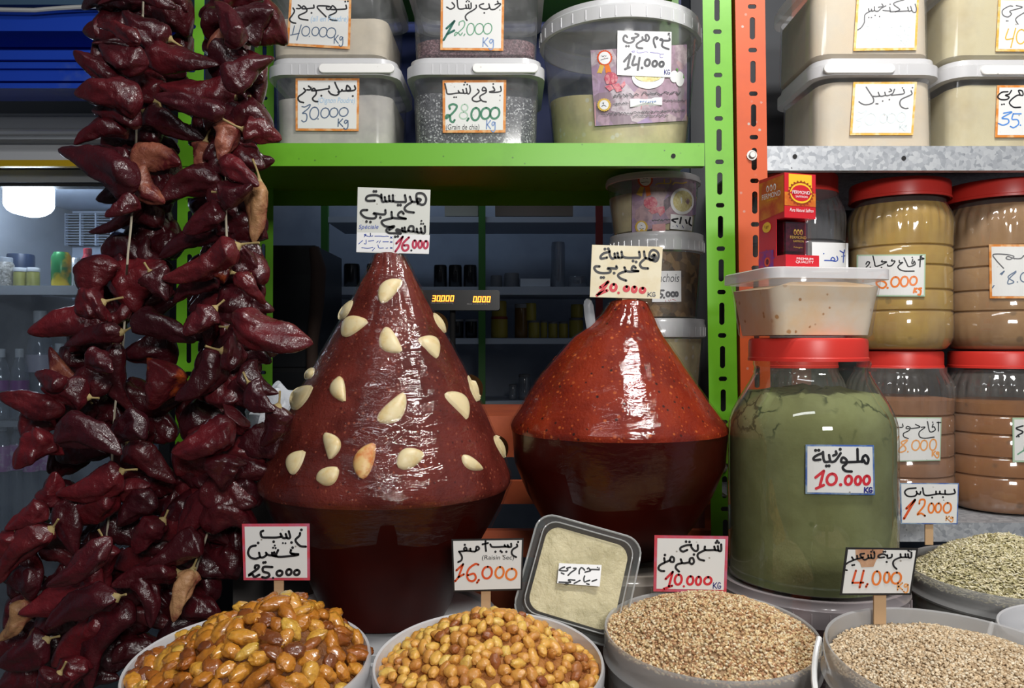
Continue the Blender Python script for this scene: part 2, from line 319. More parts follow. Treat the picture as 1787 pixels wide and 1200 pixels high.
S['ginger'] = dict(o=(1470, 135), s=10.907, c=[(205,90),(1415,88),(1340,1103),(138,1103)], b=(BYE, 4), L=[
 ('lettering', IGK, 26, [[(1300,260),(1315,320),(1250,360),(1120,420),(1085,490),(1110,560),(1180,595),(1240,592)],[(1155,235),(1170,300),(1120,325),(930,345)],[(900,225),(930,260),(880,280)],[(985,230),(950,310),(880,345),(820,350),(800,290)],[(815,345),(740,365),(700,350),(675,290)],[(700,360),(620,370),(580,365)],[(445,190),(510,290),(580,400),(585,470),(530,510),(430,525),(360,505),(310,470)]], [(1325,202),(1135,205),(885,428),(760,455),(635,508),(665,508)]),
 ('price_figures', IFAINT, 18, [[(295,660),(360,680),(450,640),(380,760),(260,820),(340,840),(350,910),(290,950)],Zr(420,690,630,910),Zr(700,700,850,870),Zr(840,690,1010,870),Zr(1030,670,1200,855)]+KGs(1080,905,1210,1020), [(612,905)])])
S['upper_right'] = dict(o=(1687, 0), s=4.8, c=[(265,-15),(780,-10),(765,435),(240,432)], b=(BYE, 4), L=[
 ('lettering', IGK, 9, [[(410,50),(460,65),(360,95),(370,120),(340,145),(300,130),(295,90),(350,55),(380,55)],[(475,110),(420,145),(405,170),(425,205)]], [(328,178),(340,178)]),
 ('price_figures', IYEL, 10, [[(345,245),(322,328),(385,325)],[(405,240),(365,400)],Zr(410,250,490,370),Zr(540,260,610,370),Zr(615,260,690,370)], [(515,365)])])
S['lower_right'] = dict(o=(1687, 0), s=4.8, c=[(252,716),(780,716),(765,1152),(235,1152)], b=(BOR, 4), L=[
 ('lettering', IK, 12, [[(370,760),(350,790),(320,800),(350,815),(330,835),(280,835),(255,810),(290,775),(340,770)],[(440,790),(430,760),(460,765),(465,800),(420,800),(365,840),(355,870),(390,900),(445,900)]], [(290,877),(308,875)]),
 ('price_figures', ISKY, 11, [[(305,950),(375,940),(290,990),(340,1000),(345,1030),(300,1050),(260,1035)],[(385,955),(450,955)],[(385,955),(375,1000),(420,1005),(430,1040),(390,1070),(360,1060)],Zr(480,960,550,1055),Zr(560,960,630,1055)], [(445,1050)])])
S['harissa_special'] = dict(o=(610, 320), s=9.233, c=[(135,60),(1305,105),(1275,1140),(112,1110)], b=None, card=PAPERG,
 patches=[(PAPERW, [(122,790),(712,800),(700,1108),(112,1105)]), (PAPERW, [(725,815),(1295,835),(1280,1135),(710,1120)])], L=[
 ('lettering', IK, 36, [[(1100,330),(1095,250),(1150,260),(1130,290),(1090,290),(1080,190),(1110,160),(1190,170),(1235,240),(1220,320),(1170,345),(1100,320)],[(975,215),(1010,290),(1090,300)],[(1010,300),(930,350),(890,400),(920,450),(1040,470)],[(895,190),(910,290),(870,300),(720,290),(700,190)],[(705,290),(650,280),(640,200)],[(650,285),(590,290),(570,220)],[(590,290),(530,290),(515,180)],[(520,240),(490,210),(420,190),(310,200),(270,240),(290,280),(410,280)],[(875,490),(840,455),(790,490),(800,540),(910,570)],[(910,570),(740,560),(690,540),(680,460)],[(690,560),(540,600),(525,640),(580,690),(700,705)],[(580,430),(580,490),(520,500),(390,480),(430,510),(420,555),(350,565),(250,545),(185,480),(210,435),(290,430)],[(1215,690),(1215,790),(1170,795),(1150,720)],[(1160,790),(1100,790),(1085,730)],[(1095,785),(1040,770),(1030,700),(980,690),(950,740),(970,770),(1030,775)],[(960,760),(900,780),(890,710)],[(900,780),(860,770),(850,720)],[(860,770),(770,740),(760,770),(820,790),(820,815),(740,805),(640,800),(600,770),(610,730),(700,690),(720,700),(640,750)]], [(395,130),(430,130),(785,350),(825,350),(500,550),(277,615),(340,622),(1160,605,16),(1155,650,16),(1190,650,16),(740,860),(780,855)]),
 ('lettering', IBLU, 11, [[(630,855),(600,850),(560,855),(500,850),(410,850)],[(380,845),(345,850),(340,800),(330,855),(240,830),(270,820),(240,860)],[(630,940),(540,940)],[(500,925),(480,960)],[(465,930),(440,950)],[(395,920),(310,930)],[(270,910),(270,970),(240,970)],[(215,920),(150,975)],[(620,1040),(590,1045)],[(550,1040),(480,1040),(460,990)],[(410,1040),(370,1085)],[(380,1030),(300,1045),(200,1035)],[(660,860),(690,885)],[(690,860),(660,885)],[(660,935),(690,955)],[(690,935),(660,955)],[(660,1030),(690,1050)],[(690,1030),(660,1050)]], []),
 ('price_figures', IPINK, 36, [[(755,970),(860,860)],[(860,860),(800,1010),(740,1100)],[(960,870),(870,960),(850,1040),(890,1085),(945,1055),(945,1000),(880,1000)],Zr(1020,920,1080,1040),Zr(1110,925,1170,1040),Zr(1195,930,1265,1045)], []),
 ('price_figures', IK, 22, [], [(998,1080,17)])],
 T=[('small_print', IBLU, 'Spéciale', (150,665,470,750), .25, 0)])
S['harissa_plain'] = dict(o=(1020, 420), s=9.928, c=[(130,70),(1355,105),(1302,1005),(90,975)], b=None, card=PAPERC, L=[
 ('lettering', IK, 42, [[(1205,255),(1190,290),(1165,270),(1200,240),(1230,265),(1220,310),(1130,330),(1130,210),(1190,160),(1265,200),(1280,280),(1235,355),(1130,320)],[(1030,185),(1050,290),(1130,320)],[(1060,300),(980,370),(960,420),(1000,470),(1100,480)],[(945,190),(955,285),(900,295),(680,285),(640,190)],[(650,290),(590,290),(570,210)],[(590,290),(530,290),(520,220)],[(530,290),(480,310),(440,260),(430,170)],[(430,190),(330,220),(280,270),(290,310),(390,290)],[(885,470),(850,440),(820,470),(830,510),(930,525)],[(930,525),(800,535),(720,520),(690,460)],[(710,530),(620,560),(580,600),(620,650),(720,690)],[(550,440),(550,480),(400,475),(450,510),(430,550),(320,560),(220,540),(170,480),(190,445),(260,445)]], [(353,145),(410,140),(840,350),(892,368),(512,560),(287,637),(330,637)]),
 ('price_figures', IRED, 52, [[(410,710),(270,810)],[(400,720),(330,830),(215,945)],[(250,920),(390,860)],Zr(450,755,550,865),Zr(685,795,765,865),Zr(825,800,895,885),Zr(960,820,1045,895)], [(588,903,24)]),
 ('unit_letters', IGK, 16, KGs(1095,895,1225,965,False), [])])
S['curry'] = dict(o=(1490, 435), s=12.764, c=[(60,120),(1592,108),(1577,1050),(50,1045)], b=(BGRN, 2.4), L=[
 ('lettering', IK, 28, [[(1470,150),(1460,390)],[(1500,145),(1475,180),(1550,210),(1425,235)],[(1300,220),(1280,310),(1310,320),(1330,260),(1350,340),(1210,385),(1160,300),(1105,190)],[(1000,250),(1010,300),(1080,290),(1000,350),(970,400),(1030,460),(1140,485),(1330,485)],[(840,230),(830,260),(905,265),(830,360),(750,370),(740,340)],[(620,250),(610,280),(720,285),(490,380),(450,290),(415,150)],[(260,330),(290,280),(340,290),(320,340),(265,395)],[(300,495),(490,480),(670,455)]], [(1288,180),(605,405),(355,400)]),
 ('price_figures', IORG, 42, [[(195,710),(410,540)],[(410,540),(200,900)],[(200,900),(380,820)],[(700,580),(620,560),(520,660),(490,750),(540,830),(640,860),(710,800),(680,730),(580,700),(520,720)],Zr(815,615,1005,835),Zr(1030,605,1200,825),Zr(1235,605,1395,795)]+[[(1345,870),(1320,960)],[(1390,870),(1335,915),(1380,950)],[(1490,865),(1430,880),(1480,920),(1460,1010),(1420,1005)]], [(740,857)])])
S['tawabel'] = dict(o=(1717, 410), s=2.93, c=[(24,48),(330,48),(330,324),(28,324)], b=(BOR, 4), L=[
 ('lettering', IGK, 6, [[(200,105),(185,120),(150,120),(120,110),(110,120),(130,125),(150,110),(110,100),(45,100),(60,130),(97,170)],[(215,70),(210,105),(200,108)]], []),
 ('price_figures', IGREY, 6, [[(80,200),(100,185)],[(100,185),(40,270)],[(160,185),(120,215),(150,240),(120,250),(125,225),(160,190)],Zr(182,190,230,240),Zr(234,190,280,240),Zr(284,190,325,240)], [(168,240)])])
S['seven'] = dict(o=(1315, 285), s=6.318, c=[(640,868),(1040,880),(1040,1200),(640,1200)], b=None, card=PAPERW, L=[
 ('lettering', IBLU, 12, [[(950,965),(990,985),(1000,955)],[(990,985),(985,1090)],[(970,1025),(1002,1020)],[(915,1025),(925,1060),(900,1080),(850,1065),(870,1035),(890,1070),(780,1070)]], [(770,995)])])
S['molokhia'] = dict(o=(1400, 765), s=10.907, c=[(58,113),(1357,120),(1377,1070),(55,1048)], b=(BBLU, 3), L=[
 ('lettering', IK, 50, [[(1130,400),(1150,340),(1200,315),(1248,380),(1230,465),(1185,455),(1160,410),(1130,440)],[(1040,195),(1045,430)],[(1130,430),(1000,440),(850,445)],[(840,450),(740,445),(735,390),(770,355),(830,400),(830,470),(765,530),(775,580),(830,615),(930,622)],[(630,240),(640,290),(580,320)],[(720,275),(650,380),(600,430),(530,430),(500,310)],[(520,430),(430,440),(395,380),(385,250)],[(380,270),(260,320),(205,370),(230,405),(335,395)]], [(712,200),(245,220),(305,218),(450,517),(500,515)]),
 ('price_figures', IRED, 54, [[(245,735),(400,610)],[(400,610),(330,880)],[(255,945),(400,880)],Zr(455,665,645,875),Zr(805,705,935,870),Zr(995,715,1105,870),Zr(1155,705,1275,865)], [(720,872)]),
 ('unit_letters', INAVY, 26, KGs(1172,925,1320,1018,False), [])])
S['fish_spice'] = dict(o=(1540, 720), s=6.0, c=[(-10,45),(615,47),(602,500),(-10,512)], b=(BGRN, 1.8), L=[
 ('lettering', IK, 11, [[(580,95),(580,190)],[(565,100),(605,100)],[(525,115),(515,150),(535,145),(545,180),(490,195),(465,90)],[(400,150),(440,150),(380,200),(385,250),(440,265),(535,252)],[(340,120),(385,150),(250,165),(255,140),(285,155),(270,185),(215,215),(220,250),(265,268)],[(205,115),(200,150),(80,150)]], [(520,97),(125,103),(150,103)]),
 ('price_figures', IPO, 15, [[(90,310),(165,245)],[(165,245),(90,385)],[(250,280),(190,310),(235,360),(230,395),(180,410),(165,385),(255,290)],Zr(300,285,385,390),Zr(392,285,465,390),Zr(487,275,560,390)]+KGs(515,400,585,470), [(260,405)])])
S['green_edge'] = dict(o=(1640, 600), s=3.3333, c=[(420,428),(700,428),(700,688),(422,686)], b=(BGRN, 3), L=[
 ('lettering', IK, 9, [[(480,475),(440,490),(480,510),(450,530)]], [(444,537),(456,537)]),
 ('price_figures', IGL, 8, [[(490,590),(485,620)],[(450,640),(480,620)]], [])])
S['fennel'] = dict(o=(1540, 720), s=6.0, c=[(180,733),(797,735),(782,1165),(190,1162)], b=(BBLU, 2), L=[
 ('lettering', IK, 17, [[(745,800),(750,840),(660,850),(650,810)],[(655,850),(600,845),(595,820)],[(600,845),(560,845),(555,820)],[(560,850),(440,860),(415,785)],[(395,825),(385,850),(360,840),(350,820)],[(355,845),(330,870),(260,870),(228,830),(260,795),(345,785)]], [(515,885),(628,880)]),
 ('price_figures', IRO, 26, [[(245,1000),(335,910)],[(335,910),(220,1105)]], []),
 ('price_figures', IORG, 19, [[(380,950),(390,910),(435,910),(430,970),(360,1060),(400,1050),(440,1075)],Zr(475,945,535,1045),Zr(548,945,610,1040),Zr(632,940,715,1045)], [(438,1075)]),
 ('unit_letters', IPO, 12, KGs(660,1080,735,1140), [])])
S['barley'] = dict(o=(1455, 945), s=11.169, c=[(235,105),(1637,123),(1495,1032),(113,1037)], b=(BBLK, 3.6), 
 patches=[(STAIN, [(410,140),(960,140),(930,240),(820,340),(760,480),(530,490),(500,400),(420,330)])], L=[
 ('lettering', IK, 34, [[(1500,200),(1495,290),(1450,300),(1430,230)],[(1440,290),(1390,290),(1380,230)],[(1390,290),(1300,290),(1285,230)],[(1300,290),(1180,340),(1140,400),(1160,470),(1210,520)],[(1120,240),(1110,290),(1040,310),(1030,250)],[(1030,265),(950,230),(870,250),(850,285),(890,300),(970,290)],[(780,210),(775,300),(730,310),(710,240)],[(720,305),(670,305),(655,250)],[(665,305),(580,340),(500,240),(580,220)],[(560,290),(460,320),(440,260)],[(450,320),(380,340),(340,290)],[(370,350),(260,400),(200,460),(200,530),(245,545)]], [(1440,165),(1495,150,15),(1470,185,15),(955,185),(990,183),(1017,385),(715,183),(770,190),(745,155,15),(350,447),(385,440)]),
 ('price_figures', IRO, 40, [[(420,550),(350,790)],[(350,790),(560,785)],[(570,550),(490,880)],[(645,810),(615,870)]], []),
 ('price_figures', IORG, 40, [Zr(740,565,900,825),Zr(965,585,1075,785),Zr(1105,590,1300,805)], []),
 ('unit_letters', IPO, 28, KGs(1230,790,1440,980), [])])
S['marmez'] = dict(o=(1130, 925), s=10.433, c=[(125,88),(1467,105),(1432,1132),(105,1107)], b=(BRED, 5), L=[
 ('lettering', IK, 40, [[(1335,250),(1335,360),(1290,365),(1275,280)],[(1285,360),(1230,350),(1210,290)],[(1230,350),(1050,350),(1040,290)],[(1050,350),(930,410),(905,460),(940,520),(1025,545)],[(910,265),(910,350),(860,370),(800,310),(790,255)],[(790,260),(690,270),(600,310),(600,360),(650,380),(720,350)],[(760,560),(770,510),(820,500),(840,570),(800,610),(750,580),(640,590),(600,520)],[(620,590),(530,620),(510,680),(570,745)],[(400,540),(430,475),(475,500),(470,565),(420,565),(400,540),(320,570),(300,500)],[(310,580),(220,630),(195,690),(240,730),(300,735)]], [(1240,220),(1290,220),(1262,185),(697,200),(760,205),(840,435),(313,443)]),
 ('price_figures', IRED, 44, [[(325,880),(455,750)],[(455,750),(385,1010)],[(290,1060),(445,1000)],Zr(490,800,620,980),Zr(715,830,830,980),Zr(875,840,970,985),Zr(1025,845,1160,975)], [(657,1012,22)]),
 ('unit_letters', INAVY, 16, KGs(1190,945,1330,1050,False), [])])
S['small_raisin'] = dict(o=(780, 930), s=11.43, c=[(90,118),(1530,98),(1500,1130),(122,1168)], b=(BBLK, 3), L=[
 ('lettering', IK, 38, [[(1395,215),(1400,260),(1320,310),(1290,370),(1310,430),(1380,470)],[(1280,200),(1280,265),(1220,270)],[(1230,265),(1210,230)],[(1220,265),(1170,260),(1150,230)],[(1170,260),(1000,270),(900,265),(865,215)],[(770,150),(770,250),(780,350)],[(710,215),(820,190)],[(570,350),(640,310),(630,270),(590,265),(580,330)],[(560,360),(480,350),(470,300)],[(480,350),(370,340),(340,310),(370,275),(395,310),(370,345),(240,360)],[(250,365),(300,460),(290,530),(225,570)]], [(1420,168),(968,362),(1185,362),(1070,350),(1095,370),(357,225)]),
 ('price_figures', IRO, 42, [[(190,735),(325,610)],[(325,610),(230,870)],[(245,860),(340,810)],[(240,860),(165,950)],[(630,620),(560,610),(440,700),(400,820),(430,920),(510,950),(575,890),(540,800),(420,830)],[(640,920),(600,980)],Zr(705,660,900,895)], []),
 ('price_figures', IORG, 42, [Zr(965,665,1135,885),Zr(1175,700,1390,920)], [])],
 T=[('small_print', IK, '(Raisin Sec)', (700,430,1340,545), .1, 0)])
S['large_raisin'] = dict(o=(415, 905), s=10.436, c=[(80,90),(1310,85),(1317,1115),(110,1112)], b=(BRED, 4.6), L=[
 ('lettering', IK, 42, [[(1140,250),(1130,300),(1060,370),(1080,430),(1150,490),(1245,500)],[(935,220),(960,330),(910,345),(880,270)],[(900,340),(830,340),(785,265)],[(790,320),(700,335),(560,335),(450,325),(425,240),(470,210)],[(975,560),(975,620),(1115,640),(1010,665),(720,680),(740,560)],[(975,620),(1040,650)],[(720,675),(680,670),(670,600)],[(690,670),(640,660),(630,610)],[(640,660),(560,650),(520,610)],[(530,650),(480,690),(420,690),(395,610)],[(415,690),(330,720),(240,695),(195,620),(220,530),(270,490),(335,480)]], [(1165,195),(985,425),(828,435,18),(875,438,18),(1005,518),(680,480,20),(650,520,20),(695,525,20),(660,410),(378,432),(475,790),(510,785)]),
 ('price_figures', IK, 46, [[(320,890),(330,845),(385,845),(370,900),(205,1020),(270,1000),(310,1050),(400,1010)],[(635,870),(480,870),(470,950),(560,980),(580,1030),(520,1065),(450,1055)],Zr(712,935,820,1030),Zr(888,910,985,1015),Zr(1030,925,1130,1015)], [(650,1068,22)])])
S['clamshell'] = dict(o=(965, 970), s=17.87, c=[(190,215),(1515,275),(1455,938),(128,832)], b=None, card=PAPERW, L=[
 ('lettering', IK, 48, [[(1440,415),(1180,410),(1160,450),(1000,490)],[(1070,385),(1110,360),(1160,430)],[(985,430),(930,370),(870,360),(820,440),(815,540)],[(640,370),(720,370),(680,420),(560,500),(470,590)],[(540,340),(430,370),(460,410),(420,450),(230,440),(200,420),(260,370),(360,330)],[(260,515),(340,550)],[(1360,725),(1220,775)],[(985,610),(960,700),(980,790),(1060,770),(1140,745)],[(1050,850),(1120,870)],[(840,750),(660,840)],[(680,740),(480,730),(550,800),(450,810),(190,800)],[(400,845),(470,860)]], [(1390,345,22),(1435,365,22)])])
S['pickled_garlic'] = dict(o=(1050, 290), s=5.0, c=[(600,418),(790,440),(785,565),(595,548)], b=None, card=PAPERW, L=[
 ('lettering', IK, 15, [[(770,450),(760,500),(780,520)],[(730,470),(740,500)],[(690,450),(680,500)],[(660,460),(610,470),(640,490)]], []),
 ('lettering', INAVY, 6, [[(620,525),(770,540)],[(650,515),(660,530)],[(700,520),(710,540)]], [])])
S['anchovy'] = dict(o=(1020, 420), s=9.928, c=[(1180,525),(1672,520),(1675,1055),(1170,1060)], b=None, card=PAPERW, L=[
 ('price_figures', IGK, 34, [[(1370,860),(1310,865),(1310,910),(1350,940),(1320,985)],Zr(1415,890,1475,965,0),Zr(1500,890,1560,965,0),Zr(1570,890,1615,960,0)], [(1375,985,20)]),
 ('lettering', IPINK, 7, [[(1400,1030),(1405,1055)],[(1450,1025),(1470,1050)],[(1490,1015),(1490,1040)],[(1520,1015),(1580,1030)]], [])],
 T=[('lettering', IGK, 'anchois', (1215,570,1640,715), .2, 0)])

def sign(parent, key, surf, partname, o0=.0002, o1=.0009, org=None, nx=14):
    """card or sticker with its border and handwriting; as a part of PARENT, or the body of a thing when PARENT is an Empty"""
    d = S[key]; o, s = d['o'], d['s']; c = [(o[0]+x/s, o[1]+y/s) for x, y in d['c']]
    mb = MB(); mats = [d.get('card', PAPER)]
    sheet(mb, c, surf, o1, o0, nx, 4, 0)
    e = .00025; lay = o1+e
    if d['b']:
        mats = [d['b'][0], d.get('card', PAPER)]
        sheet(mb, shrink(c, d['b'][1]), surf, lay, o1-.0001, nx, 4, 1); lay += e
    for pm, pts in d.get('patches', []):
        mats.append(pm); mb.cur = len(mats)-1; blob(mb, pts, o, s, surf, lay); mb.cur = 0
    if d.get('patches'): lay += e
    card = mb.build(partname, mats, parent, smooth=False)
    for (nm, m, wd, st, dots) in d['L']:
        w_ = MB(); stroke_mesh(w_, st, dots, wd, o, s, surf, lay); w_.build(nm, m, card, smooth=False)
    for (nm, m, txt, box, sh, rot) in d.get('T', []):
        w_ = MB(); type_mesh(w_, txt, box, o, s, surf, lay, sh, rot); w_.build(nm, m, card, smooth=False)
    return card
def child_org_fix(card): return card
WOOD = M('pale_wood', (.55, .36, .20), .6, bump=(90, .2, .001))
def price_card(key, Y, label, stick=None, tilt=0.):
    """a card on a wooden stick; STICK = (px, y of its foot, depth of its foot)"""
    d = S[key]; o, s = d['o'], d['s']; c = [(o[0]+x/s, o[1]+y/s) for x, y in d['c']]
    bx, by = (c[2][0]+c[3][0])/2, (c[2][1]+c[3][1])/2
    base = P(stick[0], stick[1], Y+.002)
    t = thing('price_card', label, 'price card', base, 'handwritten price cards on sticks')
    sign(t, key, s_plane(Y), 'card', 0., .0010, nx=2)
    a = P(stick[0], by-18, Y+.0035); b = P(stick[0]-(stick[3] if len(stick) > 3 else 0), stick[1], Y+.0035); hw = stick[2] if len(stick) > 2 else .004
    mb = MB(); mb.loft([np.array([a+(-hw, -.0012, 0), a+(hw, -.0012, 0), a+(hw, .0012, 0), a+(-hw, .0012, 0)]), np.array([b+(-hw, -.0012, 0), b+(hw, -.0012, 0), b+(hw, .0012, 0), b+(-hw, .0012, 0)])])
    mb.build('stick', WOOD, t, smooth=False); return t
# ------------------------------------------------------------------ the hall
WALLM = M('painted_wall', (.34, .39, .48), .6, var=((.26, .30, .38), 3, .4, .7)); FLM = M('floor_tiles', (.16, .15, .14), .5, var=((.10, .10, .10), 8, .4, .6)); CEILM = M('ceiling_paint', (.30, .32, .35), .8)
def struct(name, lo, hi, m):
    b = MB(); b.box(lo, hi); o = b.build(name, m, smooth=False); o['kind'] = 'structure'; return o
struct('floor', (-2.6, -1.5, -.1), (2.2, 4.8, 0), FLM); struct('ceiling', (-2.6, -1.5, 2.95), (2.2, 4.8, 3.05), CEILM)
struct('wall_back', (-2.6, 4.7, 0), (2.2, 4.8, 2.95), WALLM); struct('wall_left', (-2.7, -1.5, 0), (-2.6, 4.8, 2.95), WALLM); struct('wall_right', (2.2, -1.5, 0), (2.3, 4.8, 2.95), WALLM)
# display table under the goods
TBL = M('table_board', (.10, .09, .085), .6)
t = thing('display_table', 'dark low market table carrying all the tubs and buckets', 'table', (.1, .93, 0))
b = MB(); b.box((-.95, .60, .70), (1.1, 1.255, .73)); b.build('tabletop', TBL, t, smooth=False)
for x in (-.9, 1.0):
    for y in (.64, 1.18):
        b = MB(); b.box((x, y, 0), (x+.05, y+.05, .70)); b.build('leg', TBL, t, smooth=False)
# ------------------------------------------------------------------ slotted shelving
GREEN = M('green_enamel', (.140, .42, .016), .38, specks=[(150, (.02, .03, .02), .975)], var=((.12, .37, .012), 14, .5, .7), bump=(40, .05, .001))
ORANGE = M('orange_enamel', (.58, .085, .014), .55, specks=[(160, (.45, .40, .36), .98)], var=((.52, .075, .015), 14, .5, .7))
GALV = M('galvanised_steel', (.40, .42, .45), .42, metal=.35, vor=(160, [(0, (.33, .35, .38)), (.5, (.46, .48, .51)), (1, (.56, .58, .60))]), specks=[(200, (.08, .08, .08), .985)])
STEEL = M('bolt_steel', (.55, .53, .50), .35, metal=.8); BLK = M('black_plastic', (.008, .008, .010), .35); DARK = M('dark_recess', (.01, .01, .01), .8)
def slotted_post(x0t, x0b, wpx, Y, mat, parent, ztop=2.25, zbot=.0, phase=0., side=1, depth=.035, thk=.0022, off=0):
    """an angle upright: a front flange with real slots and a plain side flange; leans a little. x0t / x0b: photograph x of its left edge at y = 0 and y = 930"""
    b = MB(); wd = wpx/F*Y
    X = lambda z: ((x0t+(x0b-x0t)*((CY+(CZ-z)*F/Y)/930.)-CX)/F*Y)
    per = .0692; z = zbot+phase
    cells = [(zbot, z, None)] if phase > 0 else []
    while z < ztop:
        cells.append((z, z+per*.62, (.0043, .0178))); cells.append((z+per*.62, z+per, (.0068, .0037))); z += per
    for (za, zb, h) in cells:
        xa, xb = X(za), X(zb)
        if h is None:
            b.add([(xa, Y, za), (xa+wd, Y, za), (xb+wd, Y, zb), (xb, Y, zb)], [(0, 1, 2, 3)]); continue
        cx = (xa+xb)/2+wd/2+off; cz = (za+zb)/2; hw, hh = h; r = min(hw, hh); inn = []; out = []
        for k in range(16):
            a = (k+.5)*PI/8; c_, s_ = math.cos(a), math.sin(a)
            inn.append((cx+(hw-r)*np.sign(c_)+r*c_, Y, cz+(hh-r)*np.sign(s_)+r*s_))
        q = [(1, .0), (1, .5), (1, 1), (.5, 1), (0, 1), (-.5, 1), (-1, 1), (-1, .5), (-1, 0), (-1, -.5), (-1, -1), (-.5, -1), (0, -1), (.5, -1), (1, -1), (1, -.5)]
        for (u, v) in q:
            zz = cz+v*(zb-za)/2; out.append((X(zz)+wd/2+u*wd/2, Y, zz))
        inb = [(x, y+thk, z_) for x, y, z_ in inn]; fs = []
        for k in range(16):
            j = (k+1) % 16; fs.append((k, j, 16+j, 16+k)); fs.append((16+k, 16+j, 32+j, 32+k))
        b.add(out+inn+inb, fs)
    s_ = wd if side > 0 else 0
    xa, xb = X(zbot)+s_, X(ztop)+s_
    b.add([(xa, Y, zbot), (xa, Y+depth, zbot), (xb, Y+depth, ztop), (xb, Y, ztop), (xa-side*thk, Y+thk, zbot), (xa-side*thk, Y+depth, zbot), (xb-side*thk, Y+depth, ztop), (xb-side*thk, Y+thk, ztop)],
          [(0, 1, 2, 3), (7, 6, 5, 4), (1, 5, 6, 2)])
    return b.build('post', mat, parent, smooth=False)
gs = thing('shelving_unit', 'bright green slotted steel shelving with tubs on its upper shelf', 'shelving', (-.1, 1.45, 0))
slotted_post(1226, 1241, 50, 1.28, GREEN, gs, phase=.012, side=1)
slotted_post(313, 304, 44, 1.28, GREEN, gs, phase=.02, side=-1)
slotted_post(445, 440, 34, 1.62, GREEN, gs, phase=.01, side=-1)
slotted_post(1150, 1160, 34, 1.64, GREEN, gs, phase=.01, side=1)
b = MB(); x0, x1 = -.535, (1229-CX)/F*1.28
b.box((x0, 1.2785, 1.5835), (x1, 1.2805, 1.6200)); b.box((x0, 1.2805, 1.6150), (x1, 1.655, 1.6180)); b.box((x0, 1.2805, 1.5835), (x1, 1.295, 1.5855)); b.box((x0, 1.653, 1.585), (x1, 1.655, 1.618))
b.build('shelf', GREEN, gs, smooth=False)
b = MB(); b.lathe([(.0036, 0), (.0036, .0012)], 0, 0, 16, Matrix.Translation(tuple(P(1175, 272, 1.2784)))@Matrix.Rotation(PI/2, 4, 'X')); b.build('bolt_hole', DARK, gs)
b = MB(); b.box((x0, 1.67, 1.62), (.352, 1.68, 2.3)); b.build('back_panel', M('blue_back', (.012, .030, .17), .5), gs, smooth=False)
b = MB(); b.box((-.535, 1.640, P(0, 22, 1.64)[2]), (x1, 1.668, P(0, -40, 1.64)[2])); b.build('back_beam', GREEN, gs, smooth=False)
b = MB(); b.box((x0, 1.2785, 1.925), (x1, 1.2805, 1.962)); b.box((x0, 1.2805, 1.958), (x1, 1.639, 1.962)); b.build('shelf', GREEN, gs, smooth=False)  # unseen upper shelf, added to keep lamp light off the back beam
def bolt(px, py, Y, parent, r=.0055):
    b = MB(); b.lathe([(r*1.5, 0), (r*1.5, .001), (r, .001), (r, .005), (r*.8, .006)], 0, 0, 6 if r < .005 else 12, Matrix.Translation(tuple(P(px, py, Y)))@Matrix.Rotation(PI/2, 4, 'X')); b.build('bolt', STEEL, parent)
bolt(1260, 816, 1.279, gs)
os_ = thing('shelving_unit', 'orange post with galvanised steel shelves holding jars and square tubs', 'shelving', (.75, 1.45, 0))
slotted_post(1283, 1296, 52, 1.275, ORANGE, os_, phase=.05, side=-1, off=.003)
bolt(1312, 271, 1.274, os_)
for (zt, zb) in ((1.6155, 1.5765), (1.0150, .985)):
    b = MB(); x0, x1 = (1336-CX)/F*1.28, 1.35
    b.box((x0, 1.279, zb), (x1, 1.281, zt)); b.box((x0, 1.281, zt-.003), (x1, 1.66, zt)); b.box((x0, 1.281, zb), (x1, 1.295, zb+.002)); b.box((x0, 1.658, zb), (x1, 1.66, zt)); b.build('shelf', GALV, os_, smooth=False)
for (px, py) in ((1387, 273), (1577, 276)):
    b = MB(); b.lathe([(.0036, 0), (.0036, .001)], 0, 0, 16, Matrix.Translation(tuple(P(px, py, 1.2789)))@Matrix.Rotation(PI/2, 4, 'X')); b.build('bolt_hole', DARK, os_)
b = MB(); b.box((.372, 1.67, .9), (1.35, 1.68, 2.3)); b.build('back_panel', M('grey_back', (.03, .033, .04), .6), os_, smooth=False)
b = MB(); b.box((1.30, 1.275, 0), (1.35, 1.31, 2.3)); b.build('post', ORANGE, os_, smooth=False)
b = MB(); b.box((1.30, 1.62, 0), (1.35, 1.66, 2.3)); b.build('post', ORANGE, os_, smooth=False)
b = MB(); b.box((.58, 1.662, 0), (.62, 1.669, 2.3)); b.build('post', ORANGE, os_, smooth=False)
